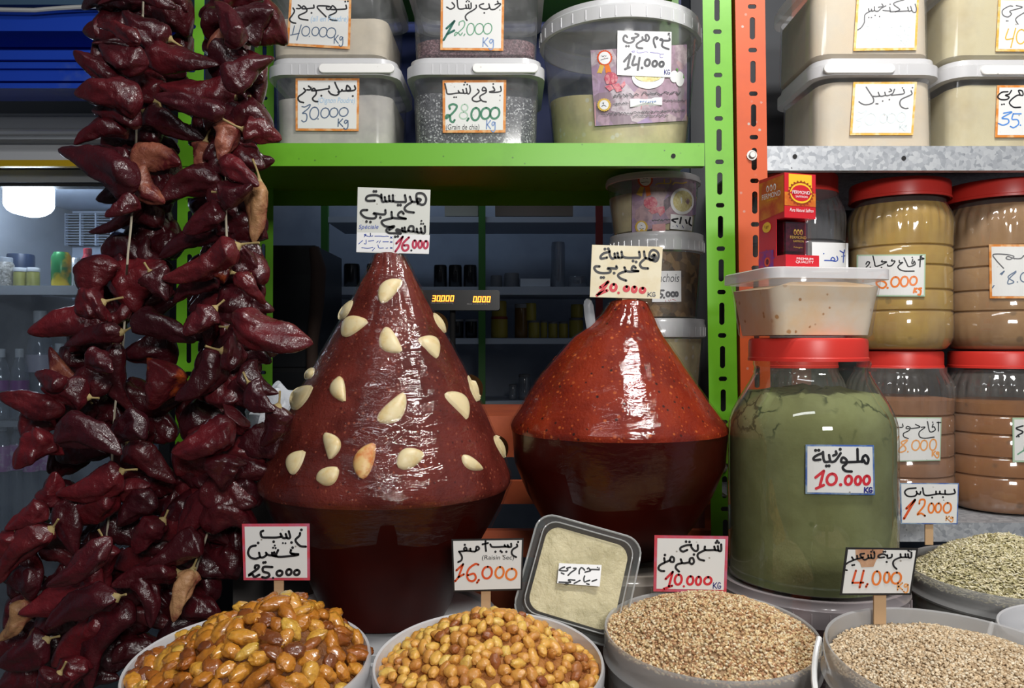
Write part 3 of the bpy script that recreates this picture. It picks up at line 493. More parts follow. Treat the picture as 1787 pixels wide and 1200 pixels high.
# ------------------------------------------------------------------ plastic tubs
CLR = Mclear('clear_plastic', (.94, .95, .96), .05, (.75, .77, .78), .09, .55, base=.05, blotch=(22, .45, .75, .15))
MILK = Mclear('milky_plastic', (.95, .95, .96), .50, (.80, .80, .82), .15, .4)
LIDM = Mclear('lid_plastic', (.96, .96, .97), .62, (.86, .86, .88), .12, .4)
GRIP = M('white_grip', (.86, .85, .82), .35, specks=[(180, (.4, .38, .33), .985)])
def square_tub(label, cx, hwb, hwt, z0, h, fill, key=None, grip=None, clear=CLR, yf=1.31, partlabel=None):
    cy = yf+hwb; ht = hwt-.010
    t = thing('square_tub', label, 'plastic tub', (cx, cy, z0), 'square plastic tubs')
    b = MB(); b.loft([rrect(cx, cy, hwb-.006, hwb-.006, .026, z0), rrect(cx, cy, hwb, hwb, .028, z0+.006), rrect(cx, cy, ht, ht, .030, z0+h-.030)], True, False); b.build('body', clear, t)
    b = MB(); zt = z0+h
    b.loft([rrect(cx, cy, ht-.001, ht-.001, .030, zt-.031), rrect(cx, cy, hwt, hwt, .036, zt-.030), rrect(cx, cy, hwt, hwt, .036, zt-.012), rrect(cx, cy, hwt-.005, hwt-.005, .034, zt-.009), rrect(cx, cy, hwt-.006, hwt-.006, .034, zt-.001), rrect(cx, cy, hwt-.009, hwt-.009, .032, zt)], False, True)
    for k in range(9):
        xx = cx-hwt+.045+k*.013; b.box((xx, cy-hwt-.0006, zt-.029), (xx+.0012, cy-hwt+.001, zt-.013))
    lid = b.build('lid', LIDM, t)
    if grip:
        b = MB(); g0, g1 = grip; b.loft([rrect((g0+g1)/2, 0, (g1-g0)/2, .0075, .0074, 0), rrect((g0+g1)/2, 0, (g1-g0)/2, .0075, .0074, .003), rrect((g0+g1)/2, 0, (g1-g0)/2-.001, .0065, .0064, .004)])
        b.v = [xf(v, Matrix.Translation((0, cy-hwt, zt-.0205))@Matrix.Rotation(PI/2, 4, 'X')) for v in b.v]; b.build('grip', GRIP, t)
    nm, m, lev, flabel, fcat = fill
    b = MB(); f = lev/(h-.030); hm = hwb+(ht-hwb)*f-.003; g = .0028
    rr = rrect(cx, cy, hm, hm, .028, z0+lev); rr[:, 2] += [.006*noise.noise(Vector((p[0]*14, p[1]*14, z0*9))) for p in rr]
    b.loft([rrect(cx, cy, hwb-.009, hwb-.009, .025, z0+.003), rrect(cx, cy, hwb-g, hwb-g, .026, z0+.008), rr, rr*np.array([.9, .9, 1])+np.array([cx, cy, 0])*np.array([.1, .1, 0])+np.array([0, 0, .004])])
    tag(b.build(nm, m), flabel, fcat, kind='stuff')
    if key: sign(t, key, s_tilt((cx, cy-hwb, z0+.006), (0, h-.036, ht-hwb)), 'paper_label', .0004, .0011)
    return t
GARP = M('garlic_powder', (.62, .54, .42), .85, var=((.52, .45, .35), 30, .4, .7)); ONIP = M('onion_powder', (.54, .50, .45), .85, var=((.40, .37, .34), 22, .4, .65))
CRES = M('cress_seed', (.12, .055, .06), .6, vor=(520, [(0, (.05, .018, .025)), (.6, (.14, .06, .07)), (1, (.26, .15, .16))])); CHIA = M('chia_seed', (.05, .05, .06), .5, vor=(480, [(0, (.02, .02, .025)), (.5, (.06, .06, .07)), (.82, (.13, .13, .14)), (.93, (.50, .50, .50))]))
GING = M('ginger_powder', (.66, .54, .39), .85, var=((.64, .55, .42), 18, .4, .7)); GING2 = M('yellow_ginger_powder', (.62, .54, .34), .85, var=((.50, .40, .22), 10, .45, .7))
square_tub('lower left square tub of pale onion powder priced 30.000, on the green shelf', -.293, .096, .109, 1.6185, .1465, ('onion_powder', ONIP, .085, 'pale grey beige onion powder inside the lower left square tub', 'powder'), 'onion_powder', (-.312, -.190))
square_tub('upper left square tub of beige garlic powder priced 40.000, stacked on the onion tub', -.300, .096, .109, 1.7655, .1465, ('garlic_powder', GARP, .066, 'beige garlic powder inside the upper left square tub', 'powder'), 'garlic_powder')
square_tub('clear square tub of dark speckled chia seed priced 28.000, on the green shelf', -.060, .100, .114, 1.6185, .1465, ('chia_seeds', CHIA, .088, 'dark grey speckled chia seeds in the clear square tub', 'seeds'), 'chia', (-.064, .042))
square_tub('clear square tub with a little dark purple cress seed priced 12.000', -.060, .100, .114, 1.7655, .1465, ('cress_seeds', CRES, .034, 'dark purple cress seeds low in the upper clear tub', 'seeds'), 'cress')
square_tub('lower cream square tub of ginger with faded price, on the galvanised shelf', .598, .098, .107, 1.616, .150, ('ginger_powder', GING, .112, 'cream ginger powder filling the lower square tub', 'powder'), 'ginger', (.505, .62))
square_tub('upper cream square tub with curled label, stacked on the ginger tub', .592, .098, .107, 1.7665, .150, ('ginger_powder', GING, .112, 'cream powder filling the upper square tub', 'powder'), 'sakanjabir')
square_tub('lower square tub at the right edge, price 35 in blue', .818, .100, .108, 1.616, .148, ('ginger_powder', GING2, .105, 'dull beige powder in the lower tub at the right edge', 'powder'), 'lower_right', (.76, .90))
square_tub('upper square tub at the right edge, price 40 in yellow', .813, .100, .108, 1.7645, .148, ('ginger_powder', GING2, .108, 'yellowish powder in the upper tub at the right edge', 'powder'), 'upper_right')
# ------------------------------------------------------------------ round buckets
def bucket_profile(r0, r1, z0, z1): return [(r0, z0), (r1*.965, z1-.028), (r1*1.0, z1-.027), (r1, z1)]
def round_bucket(label, cx, cy, z0, h, r0, r1, body=MILK, lid=False, tilt=0., roll=0., handle=None, group='round plastic buckets', rim_mat=None, name='bucket', lidh=.034):
    Mx = Matrix.Translation((cx, cy-r0, z0))@Matrix.Rotation(math.radians(tilt), 4, 'X')@Matrix.Rotation(math.radians(roll), 4, 'Y')@Matrix.Translation((-cx, -cy+r0, -z0)); z1 = z0+h
    t = thing(name, label, 'bucket', (cx, cy, z0), group)
    b = MB(); b.lathe([(r0*.9, z0+.002), (r0*.97, z0), (r0, z0+.004), (r1*.955, z1-lidh)], cx, cy, 72, Mx, True, False)
    b.build('body', body, t)
    b = MB()
    if lid:
        b.lathe([(r1*.965, z1-lidh), (r1*1.0, z1-lidh+.001), (r1*1.005, z1-min(.012, lidh*.5)), (r1*.985, z1-.009), (r1*.985, z1-.001), (r1*.965, z1), (r1*.93, z1-.001), (r1*.91, z1-.005)], cx, cy, 72, Mx, False, True)
        for k in range(36 if lidh > .02 else 0):
            a = k*PI/18; p = xf([(cx+r1*1.006*math.cos(a), cy+r1*1.006*math.sin(a), z1-.023)], Mx)[0]; b.box(p-np.array([.0006, .0006, .008]), p+np.array([.0006, .0006, .008]))
        b.build('lid', rim_mat or LIDM, t)
    else:
        b.lathe([(r1*.955, z1-.034), (r1*.985, z1-.033), (r1*1.0, z1-.030), (r1*.985, z1-.026), (r1*.975, z1-.022), (r1*.99, z1-.016), (r1*.995, z1-.004), (r1*.985, z1), (r1*.965, z1-.001), (r1*.955, z1-.006), (r1*.94, z1-.05)], cx, cy, 90, Mx, False, False)
        b.build('rim', rim_mat or LIDM, t)
    if handle:
        b = MB(); pts = []
        a0, a1, drop = handle
        for k in range(25):
            u = k/24; a = math.radians(a0+(a1-a0)*u); rr = r1*(1.03+.05*math.sin(PI*u)); pts.append(xf([(cx+rr*math.cos(a), cy+rr*math.sin(a), z1-.012-drop*math.sin(PI*u))], Mx)[0])
        b.tube(pts, .0028, 8); b.build('handle', M('white_handle', (.85, .85, .84), .3), t)
    return t, Mx
OIL = M('minced_garlic', (.68, .58, .32), .45, var=((.50, .42, .24), 26, .4, .7), bump=(60, .3, .002), specks=[(90, (.70, .66, .52), .8)])
def content(name, label, cat, m, prof, cx, cy, Mx=None, mod=None, kind='stuff', n=72):
    b = MB(); b.lathe(prof, cx, cy, n, Mx, True, True, mod); return tag(b.build(name, m), label, cat, kind=kind)
# printed garlic sticker art
ART = M('garlic_photo_print', (.4, .25, .4), .45, vor=(38, [(0, (.30, .20, .32)), (.3, (.48, .33, .42)), (.5, (.16, .13, .15)), (.6, (.52, .46, .50)), (.8, (.52, .36, .38)), (1, (.38, .28, .50))]), var=((.30, .22, .26), 90, .45, .7))
PINKB = M('pink_print', (.58, .10, .16), .45, var=((.70, .30, .32), 160, .4, .6)); GOLD = M('gold_print', (.72, .48, .10), .4); CREAMP = M('cream_print', (.78, .72, .40), .5, var=((.66, .56, .24), 200, .4, .6)); WHP = M('white_print', (.85, .85, .85), .45); ROSE = M('rose_print', (.62, .30, .28), .5, var=((.50, .22, .26), 60, .4, .65))
LEAF = M('leaf_print', (.10, .35, .06), .5)
def garlic_sticker(parent, o, s, surf, c, els):
    mb = MB(); sheet(mb, [(o[0]+x/s, o[1]+y/s) for x, y in c], surf, .0008, .0002, 16, 5, 0); lab = mb.build('printed_label', ART, parent, smooth=False)
    w_ = MB(); mats = []; lay = .0010
    for (m, kind, a) in els:
        if m not in mats: mats.append(m)
        w_.cur = mats.index(m); lay += .00008
        if kind == 'ell': blob(w_, ell(*a), o, s, surf, lay)
        elif kind == 'poly': blob(w_, a, o, s, surf, lay)
        elif kind == 'st': stroke_mesh(w_, a[0], [], a[1], o, s, surf, lay)
        elif kind == 'tx': type_mesh(w_, a[0], a[1], o, s, surf, lay)
    w_.build('print', mats, lab, smooth=False); return lab
def squig(x0, x1, y, amp, n, seed, slope=0.):
    r = random.Random(seed); out = []; x = x0
    while x < x1:
        L = r.uniform(.4, 1.)*(x1-x0)/n; k = 4; out.append([(x+L*i/k, y+slope*(x-x0)+r.uniform(-amp, amp)) for i in range(k+1)]); x += L+amp*.8
    return out
cx, cy, z0, h, r0, r1 = (1081-CX)/F*1.43, 1.43, 1.6185, .240, .115, .142
gb, _ = round_bucket('large clear bucket of crushed garlic priced 14.000 on the green shelf', cx, cy, z0, h, r0, r1, CLR, True)
pf = [(r0, z0), (r1*.955, z0+h-.034)]
def tilted(r, z, a): return r
b = MB(); n = 72; lv = lambda a: .094+.034*math.sin(a)*.3+.016*math.cos(a-PI)
rings = []
for f in (0, .5, 1.):
    R = []
    for k in range(n):
        a = k*2*PI/n; z = z0+.003+(lv(a)-.003)*f; r = np.interp(z, [z0, z0+h-.034], [r0, r1*.955])-.003; R.append((cx+r*math.cos(a), cy+r*math.sin(a), z))
    rings.append(np.array(R))
c0 = rings[-1].mean(0); rings.append(c0+(rings[-1]-c0)*.5); b.loft(rings); tag(b.build('crushed_garlic', OIL), 'pale yellow crushed garlic half filling the large clear bucket', 'garlic paste', kind='stuff')
sf = s_lathe(pf, cx, cy)
garlic_sticker(gb, (1025, 60), 7.274, sf, [(38, 205), (1262, 130), (1262, 1095), (95, 1165)], [
 (ROSE, 'poly', [(90, 860), (700, 850), (1255, 830), (1255, 1088), (95, 1160)]),
 (GOLD, 'poly', [(165, 375), (215, 390), (180, 500), (150, 490), (120, 495)]), (IORG, 'poly', [(215, 390), (270, 375), (305, 480), (265, 480), (235, 500)]),
 (IRO, 'ell', (218, 300, 96, 96, 40, .10)), (WHP, 'ell', (218, 302, 76, 80)), (IGK, 'st', ([[(180, 275), (200, 285), (215, 270)], [(230, 285), (235, 270)], [(170, 330), (195, 320), (260, 305)]], 7)),
 (M('bulb_print', (.50, .10, .14), .45), 'ell', (300, 560, 85, 78)), (PINKB, 'ell', (255, 575, 28, 62)), (PINKB, 'ell', (320, 560, 22, 66)), (PINKB, 'ell', (365, 565, 16, 48)),
 (PINKB, 'poly', [(220, 665), (290, 640), (340, 690), (280, 725)]), (PINKB, 'poly', [(310, 640), (400, 620), (440, 720), (370, 740)]), (PINKB, 'poly', [(420, 650), (470, 590), (485, 640), (440, 690)]),
 (WHP, 'ell', (770, 555, 205, 140, 40)), (CREAMP, 'ell', (770, 525, 172, 82, 36)), (WHP, 'ell', (1100, 540, 55, 75)), (WHP, 'ell', (1170, 570, 55, 95)), (LEAF, 'poly', [(1120, 430), (1150, 445), (1140, 480)]), (LEAF, 'poly', [(1215, 500), (1230, 570), (1212, 560)]),
 (IGK, 'st', (squig(330, 620, 785, 18, 4, 1, -.05)+squig(690, 1170, 755, 18, 5, 2, -.02), 11)), (IGK, 'st', (squig(320, 520, 890, 12, 4, 3, -.1)+squig(960, 1230, 845, 10, 5, 4), 8)), (IGK, 'st', (squig(170, 1200, 1015, 12, 14, 5, -.045), 8)), (IGK, 'st', (squig(580, 1030, 1040, 12, 6, 6, -.03), 8)),
 (GOLD, 'ell', (210, 900, 86, 82, 36, .12)), (WHP, 'ell', (210, 900, 58, 60)), (IGK, 'st', ([[(190, 880), (205, 875), (200, 890)], [(180, 920), (205, 905), (235, 920)]], 9)),
 (WHP, 'poly', [(538, 828), (945, 806), (945, 905), (542, 930)]), (IKB, 'st', (squig(665, 850, 862, 14, 7, 9), 7))])
sign(gb, 'garlic_bucket', sf, 'paper_label', .0022, .0030)
STK = M('pickled_strips', (.16, .09, .03), .4, vor=(70, [(0, (.06, .035, .015)), (.5, (.20, .11, .035)), (1, (.36, .22, .09))]), bump=(40, .5, .004))
for (lab, px, zb, zt, m, nm, fl, lev) in (
  ('round tub of garlic with printed label, topmost of the stack behind the second harissa', 1139, 1.5005, 1.606, OIL, 'crushed_garlic', 'crushed garlic in the topmost stacked round tub', .085),
  ('round tub of brown anchovy strips, middle of the stack beside the green post', 1145, 1.346, 1.500, STK, 'pickled_anchovies', 'brown anchovy strips packed in the middle stacked tub', .125),
  ('round tub of pale paste, lowest of the stack beside the green post', 1147, 1.1815, 1.3455, OIL, 'garlic_paste', 'pale yellow paste in the lowest stacked tub', .13)):
    cx, cy = (px-CX)/F*1.5, 1.5; r0, r1 = .074, .0875
    t, _ = round_bucket(lab, cx, cy, zb, zt-zb, r0, r1, CLR, True, group='stacked round tubs', lidh=.013 if nm == 'crushed_garlic' else .034)
    content(nm, fl, 'preserve', m, [(r0-.003, zb+.003), (np.interp(lev, [0, zt-zb-.034], [r0, r1*.955])-.003, zb+min(lev, zt-zb-.036))], cx, cy, None, lambda r, z, a: r)
    sf = s_lathe([(r0, zb), (r1*.955, zt-(.013 if nm == 'crushed_garlic' else .034))], cx, cy)
    if nm == 'crushed_garlic':
        garlic_sticker(t, (1050, 290), 5.0, sf, [(262, 92), (822, 92), (822, 420), (265, 600)], [
         (GOLD, 'poly', [(340, 170), (370, 180), (350, 265), (300, 245)]), (IORG, 'poly', [(375, 180), (415, 170), (430, 250), (390, 265)]), (IRO, 'ell', (380, 122, 66, 62, 40, .1)), (WHP, 'ell', (380, 122, 50, 50)), (IGK, 'st', ([[(360, 110), (380, 105), (400, 110)], [(345, 145), (380, 140), (410, 140)]], 5)),
         (GOLD, 'st', ([[(600, 120), (590, 150), (500, 150), (470, 165)], [(545, 115), (545, 150)], [(740, 140), (700, 150), (640, 145), (620, 160)]], 10)), (PINKB, 'ell', (425, 320, 60, 55)), (PINKB, 'poly', [(400, 385), (470, 360), (500, 400), (440, 420)]), (PINKB, 'poly', [(460, 360), (545, 350), (550, 400), (510, 440)]),
         (WHP, 'ell', (700, 308, 103, 116)), (CREAMP, 'ell', (705, 305, 84, 92)), (IGK, 'st', (squig(440, 590, 470, 8, 3, 11), 7)), (ROSE, 'poly', [(440, 510), (555, 500), (555, 580), (440, 585)]), (GOLD, 'ell', (345, 530, 56, 55, 32, .1)), (WHP, 'ell', (345, 530, 38, 42)), (IGK, 'st', ([[(340, 515), (350, 520)], [(330, 545), (365, 545)]], 5))])
        sign(t, 'pickled_garlic', sf, 'paper_label', .0022, .0028)
    elif nm == 'pickled_anchovies': sign(t, 'anchovy', sf, 'paper_label', .0004, .0010)
# slatted orange crate behind the harissa
CRT = M('orange_crate_wood', (.42, .085, .025), .55, var=((.34, .06, .02), 20, .4, .7))
t = thing('crate', 'orange slatted crate standing low behind the two harissa cones', 'crate', (.12, 1.49, .0))
for (zt, zb) in ((1.180, 1.112), (1.072, 1.034), (.990, .945), (.9, .85), (.8, .75), (.7, .65)):
    b = MB(); b.box((-.30, 1.335, zb), (.34, 1.35, zt)); b.build('slat', CRT, t, smooth=False)
b = MB(); b.box((-.30, 1.35, 1.165), (.34, 1.60, 1.180)); b.build('top_board', CRT, t, smooth=False)
for x in (-.30, .325):
    b = MB(); b.box((x, 1.351, 0), (x+.015, 1.60, 1.164)); b.build('side', CRT, t, smooth=False)
# ------------------------------------------------------------------ red-lidded jars
RLID = M('red_lid', (.62, .035, .025), .38); PET = Mclear('jar_plastic', (.95, .94, .92), .07, (.70, .66, .6), .07, .7, base=.09, blotch=(9, .45, .75, .16)); PETG = Mclear('grey_jar_plastic', (.9, .9, .92), .12, (.6, .6, .62), .07, .6, base=.07)
JP = [(0, .70), (.012, .86), (.04, .94), (.08, .985), (.13, 1), (.218, 1), (.226, .985), (.232, .958), (.240, 1), (.338, 1), (.346, .985), (.352, .958), (.360, 1), (.478, 1), (.486, .985), (.492, .958), (.500, 1), (.593, 1), (.601, .985), (.607, .958), (.615, 1), (.67, 1), (.72, .995), (.77, .975), (.81, .945), (.845, .90), (.868, .86), (.90, .855)]
JL = [(0, .86), (.08, .985), (.13, 1.), (.67, 1.), (.72, .995)]
def lid_mesh(b, cx, cy, r, z0, z1, ribs=70, mat=None):
    b.lathe([(r*.97, z0), (r, z0+.002), (r, z1-.005), (r*.985, z1-.0015), (r*.95, z1), (r*.6, z1-.001)], cx, cy, ribs*2, mat, False, True, lambda rr, z, a: rr*(1+(.006*math.sin(a*ribs) if z0+.003 < z < z1-.003 or abs(z-z0-.002) < 1e-6 else 0)))
    b.lathe([(r*1.012, z0), (r*1.012, z0+.004), (r, z0+.005)], cx, cy, ribs*2, mat, False, False)
def pet_jar(label, cx, cy, z0, h, r, lr, fill, fname, flabel, fm, key=None, clear=PET, top=None):
    t = thing('spice_jar', label, 'jar', (cx, cy, z0), 'red-lidded plastic spice jars')
    b = MB(); b.lathe([(r*q, z0+h*u) for u, q in JP], cx, cy, 144, None, True, False, lambda rr, z, a: rr*(1+.042*abs(math.sin(a*16))*math.exp(-(((z-z0)/h-.77)/.075)**2)+.014*abs(math.sin(a*16))*math.exp(-(((z-z0)/h-.08)/.05)**2)))
    b.build('body', clear, t)
    b = MB(); lid_mesh(b, cx, cy, lr, z0+h*.893, z0+h); b.build('lid', RLID, t)
    pr = [(r*q-.0022, z0+h*u+(.002 if u == 0 else 0)) for u, q in JP if u < fill-.02]; q = np.interp(fill, [u for u, _ in JP], [q for _, q in JP]); pr += [(r*q-.0022, z0+h*fill), (r*q*.6, z0+h*(fill+.015))]
    b = MB(); b.lathe(pr, cx, cy, 144, None, True, True, lambda rr, z, a: rr*(1+.040*abs(math.sin(a*16))*math.exp(-(((z-z0)/h-.77)/.075)**2)+.012*abs(math.sin(a*16))*math.exp(-(((z-z0)/h-.08)/.05)**2)))
    tag(b.build(fname, fm), flabel, 'ground spice', kind='stuff')
    if key: sign(t, key, s_lathe([(r*q, z0+h*u) for u, q in JL], cx, cy), 'paper_label', .0006, .0014, nx=20)
    return t
def spice(n, c, c2): return M(n, c, .85, var=(c2, 24, .38, .66), bump=(80, .15, .001), specks=[(60, tuple(x*.6 for x in c), .93)])
YEL = spice('yellow_spice', (.46, .29, .04), (.38, .22, .03)); TAN = spice('tan_spice', (.38, .215, .085), (.31, .165, .06)); BRN = spice('brown_spice', (.31, .135, .055), (.25, .105, .04)); ORB = spice('orange_brown_spice', (.32, .12, .018), (.26, .09, .014)); GRY = spice('grey_spice', (.20, .18, .17), (.14, .13, .12))
pet_jar('jar of mustard yellow spice priced 16.000, upper row beside the saffron box', .6755, 1.40, 1.2885, .2895, .085, .081, .86, 'yellow_spice', 'mustard yellow spice powder in the upper jar', YEL, 'curry')
pet_jar('jar of tan spice priced 18, upper row at the right edge', .8535, 1.40, 1.2885, .2860, .0915, .0905, .86, 'tan_spice', 'tan spice powder in the upper jar at the right edge', TAN, 'tawabel')
pet_jar('jar of pinkish brown spice priced 18.000, lower row behind the green jar', .676, 1.40, 1.0155, .2725, .086, .069, .70, 'brown_spice', 'pinkish brown spice powder in the lower jar', BRN, 'fish_spice')
pet_jar('jar of orange brown spice, lower row at the right edge', .8535, 1.40, 1.0155, .2725, .0905, .083, .68, 'orange_brown_spice', 'orange brown spice powder in the lower right jar', ORB, 'green_edge')
pet_jar('half hidden silvery jar behind the saffron box', .502, 1.42, 1.2885, .3050, .082, .070, .60, 'grey_spice', 'dark grey spice in the silvery jar behind the saffron box', GRY, 'seven', PETG)
pet_jar('jar of grey spice hidden behind the large green jar', .502, 1.42, 1.0155, .2725, .082, .070, .60, 'grey_spice', 'grey spice in the jar hidden behind the green jar', GRY)
# ------------------------------------------------------------------ the large glass jar of green powder
GLASS = Mclear('jar_glass', (.93, .97, .93), .02, (.6, .65, .5), .03, .75, base=.07)
GY = 1.06; gcx = (1415-CX)/F*GY
gz = lambda y: CZ-(y-CY)/F*GY
GP = [(97, 628), (97, 636), (95, 640), (96, 652), (103, 666), (113, 682), (124, 700), (133, 718), (139, 738), (140, 765), (140, 820), (139.5, 1000)]
GP = [(r/F*GY, gz(y)) for r, y in GP]; gb_ = .9965
prof = [(.085, gb_), (.099, gb_+.003), (.105, gb_+.012)]+GP[::-1]
t = thing('glass_jar', 'large red-lidded glass jar of green molokhia powder priced 10.000', 'jar', (gcx, GY, gb_))
b = MB(); b.lathe(prof, gcx, GY, 96, None, True, False); b.build('body', GLASS, t)
lt = gz(590); b = MB(); lid_mesh(b, gcx-.005, GY, .0745, gz(629), lt, 80); b.build('lid', RLID, t)
MOL = M('molokhia_powder', (.165, .160, .060), .9, var=((.215, .215, .092), 14, .42, .62), bump=(70, .35, .002), specks=[(70, (.10, .11, .03), .97)])
def cracks(m):
    """dark shrinkage cracks in the packed powder near its top"""
    n = m.node_tree; bs = n.nodes['Principled BSDF']; src = bs.inputs['Base Color'].links[0].from_socket
    tc = n.nodes['tc']; v = n.nodes.new('ShaderNodeTexVoronoi'); v.feature = 'DISTANCE_TO_EDGE'; v.inputs['Scale'].default_value = 26
    ds = _noise(n, 30, 4); mx = n.nodes.new('ShaderNodeMix'); mx.data_type = 'VECTOR'; mx.inputs[0].default_value = .045; n.links.new(tc.outputs['Object'], mx.inputs[4]); n.links.new(ds.outputs['Color'], mx.inputs[5]); n.links.new(mx.outputs[1], v.inputs['Vector'])
    f = _ramp(n, v.outputs['Distance'], [(.02, (1, 1, 1)), (.07, (0, 0, 0))]); sx = n.nodes.new('ShaderNodeSeparateXYZ'); n.links.new(tc.outputs['Object'], sx.inputs[0])
    g = _ramp(n, sx.outputs['Z'], [(.175, (0, 0, 0)), (.20, (1, 1, 1))]); h = _noise(n, 18, 2); k = _ramp(n, h.outputs[0], [(.48, (0, 0, 0)), (.56, (1, 1, 1))])
    fac = _mixc(n, _mixc(n, f, g, 1., 'MULTIPLY'), k, 1., 'MULTIPLY'); n.links.new(_mixc(n, src, (.045, .05, .012), fac), bs.inputs['Base Color'])
cracks(MOL)
b = MB(); topz = gz(704)
pr = [(r-.003, z+(.003 if i == 0 else 0)) for i, (r, z) in enumerate(prof) if z < topz-.004]; pr += [(np.interp(topz, [p[1] for p in prof], [p[0] for p in prof])-.0035, topz), (.082, topz+.013), (.05, topz+.018), (.02, topz+.019)]
def crk(rr, z, a): return rr*(1+(.05*noise.noise(Vector((math.cos(a)*6, math.sin(a)*6, z*60))) if z > topz+.001 else 0))
b.lathe(pr, gcx, GY, 120, None, True, True, crk)
V = np.concatenate(b.v); up = V[:, 2] > topz-.001
V[up, 2] += np.array([.008*noise.noise(Vector((p[0]*45, p[1]*45, 2)))+.004*noise.noise(Vector((p[0]*120, p[1]*120, 5))) for p in V[up]])
b.v = [V]; tag(b.build('molokhia_powder', MOL), 'grey green powder cracked at the top inside the large glass jar', 'green powder', kind='stuff')
sign(t, 'molokhia', s_lathe(prof, gcx, GY), 'paper_label', .0004, .0012, nx=20)
# crack line in the packed powder, seen through the glass
# square tub on the jar lid
TUBC = Mclear('soft_tub_plastic', (.99, .98, .97), .05, (.78, .76, .72), .15, .4)
tx, ty, rot = (1401-CX)/F*1.06, 1.06, math.radians(9)
t = thing('food_tub', 'small clear square tub of cream garlic paste on the red jar lid', 'plastic tub', (tx, ty, lt+.0004)); z0 = lt+.0006
b = MB(); b.loft([rrect(tx, ty, .065, .058, .016, z0, rot=rot), rrect(tx, ty, .068, .061, .017, z0+.004, rot=rot), rrect(tx, ty, .0765, .069, .019, z0+.076, rot=rot)], True, False); b.build('body', TUBC, t)
b = MB(); b.loft([rrect(tx, ty, .077, .070, .019, z0+.072, rot=rot), rrect(tx, ty, .0835, .076, .022, z0+.0725, rot=rot), rrect(tx, ty, .0835, .076, .022, z0+.085, rot=rot), rrect(tx, ty, .081, .0735, .021, z0+.0865, rot=rot)], False, True); b.build('lid', LIDM, t)
GPA = M('cream_garlic_paste', (.80, .60, .38), .6, var=((.78, .68, .54), 22, .40, .62), specks=[(110, (.52, .26, .09), .95), (160, (.45, .22, .08), .96)], bump=(50, .3, .002))
b = MB(); rr = rrect(tx, ty, .0735, .066, .018, z0+.062, rot=rot); rr[:, 2] += [.006*noise.noise(Vector((p[0]*40, p[1]*40, 1))) for p in rr]
b.loft([rrect(tx, ty, .064, .057, .016, z0+.003, rot=rot), rr, (rr-np.array([tx, ty, 0]))*np.array([.6, .6, 1])+np.array([tx, ty, .006])]); tag(b.build('garlic_paste', GPA), 'cream garlic paste inside the small tub on the jar lid', 'garlic paste', kind='stuff')
# saffron box and jar
RED = M('box_red', (.56, .018, .028), .35); YG = M('box_yellow', (.82, .50, .03), .35); OG = M('box_orange', (.62, .20, .02), .35, var=((.50, .06, .02), 40, .42, .62)); MAG = M('box_purple', (.16, .03, .25), .35, var=((.45, .02, .06), 60, .42, .6)); DRK = M('saffron_threads', (.05, .004, .012), .4, var=((.15, .01, .03), 200, .4, .6)); BROWNP = M('print_brown', (.28, .04, .01), .4); GLD = M('gilt_print', (.60, .38, .08), .35, metal=.4)
Y0 = 1.02; o3 = P(1369, 600, Y0); bx, bz = o3[0], z0+.0870; yaw = math.radians(18); U = np.array([math.cos(yaw), math.sin(yaw), 0]); Vv = np.array([-math.sin(yaw), math.cos(yaw), 0]); BW, BD, BH = .0475, .054, .123
Q = lambda u, v, z: np.array([bx, Y0, bz])+U*u+Vv*v+np.array([0, 0, z])
t = thing('saffron_box', 'red and yellow saffron carton with cut-out window on the small tub', 'carton', Q(BW/2, BD/2, 0))
def qbox(b, u0, u1, v0, v1, z0_, z1_): b.add([Q(u, v, z) for z in (z0_, z1_) for (u, v) in ((u0, v0), (u1, v0), (u1, v1), (u0, v1))], [(0, 3, 2, 1), (4, 5, 6, 7), (0, 1, 5, 4), (1, 2, 6, 5), (2, 3, 7, 6), (3, 0, 4, 7)])
b = MB(); qbox(b, 0, BW, 0, BD, BH*.535, BH); qbox(b, -.0005, BW+.003, -.003, BD, 0, BH*.15); qbox(b, 0, .001, .017, BD, BH*.15, BH*.535); qbox(b, .001, BW, BD-.001, BD, BH*.15, BH*.535); qbox(b, BW-.001, BW, .02, BD-.001, BH*.15, BH*.535); b.build('carton', RED, t, smooth=False)
nf = -Vv; nl = -U
pr_ = MB(); mats = [YG, OG, MAG, RED, WHP, BROWNP, GLD, DRK, IRO]
low_split = True
PRS = {q: MB() for q in ('f', 'l', 'f2', 'l2')}
def face(kind): 
    return (lambda a, c, e: Q(a*BW, -e, c*BH)) if kind == 'f' else (lambda a, c, e: Q(-e, BD*(1-a), c*BH))
def fpoly(kind, pts, m, e):
    f = face(kind); kind = kind+('2' if pts[0][1] < .53 and low_split else ''); PRS[kind].cur = mats.index(m); V_ = [f(np.mean([p[0] for p in pts]), np.mean([p[1] for p in pts]), e)]+[f(p[0], p[1], e) for p in pts]; n_ = len(pts); PRS[kind].add(V_, [(0, 1+i, 1+(i+1) % n_) for i in range(n_)])
def ftext(kind, txt, x0, x1, zlo, zhi, m, e, shear=0., extra=0.):
    f = face(kind); kind = kind+('2' if zhi < .53 and low_split else ''); PRS[kind].cur = mats.index(m); tmp = MB(); type_mesh(tmp, txt, (0, 0, 1, 1), (0, 0), 1., lambda x, y: np.array([x, 0., y]), 0., shear)
    for vv in tmp.v: PRS[kind].add([f(x0+p[0]*(x1-x0), zhi-p[2]*(zhi-zlo), e+extra) for p in vv], []); k = PRS[kind].n-len(vv)
    for fc in tmp.f: PRS[kind].f.append(tuple(i+k for i in fc)); PRS[kind].mi.append(PRS[kind].cur)
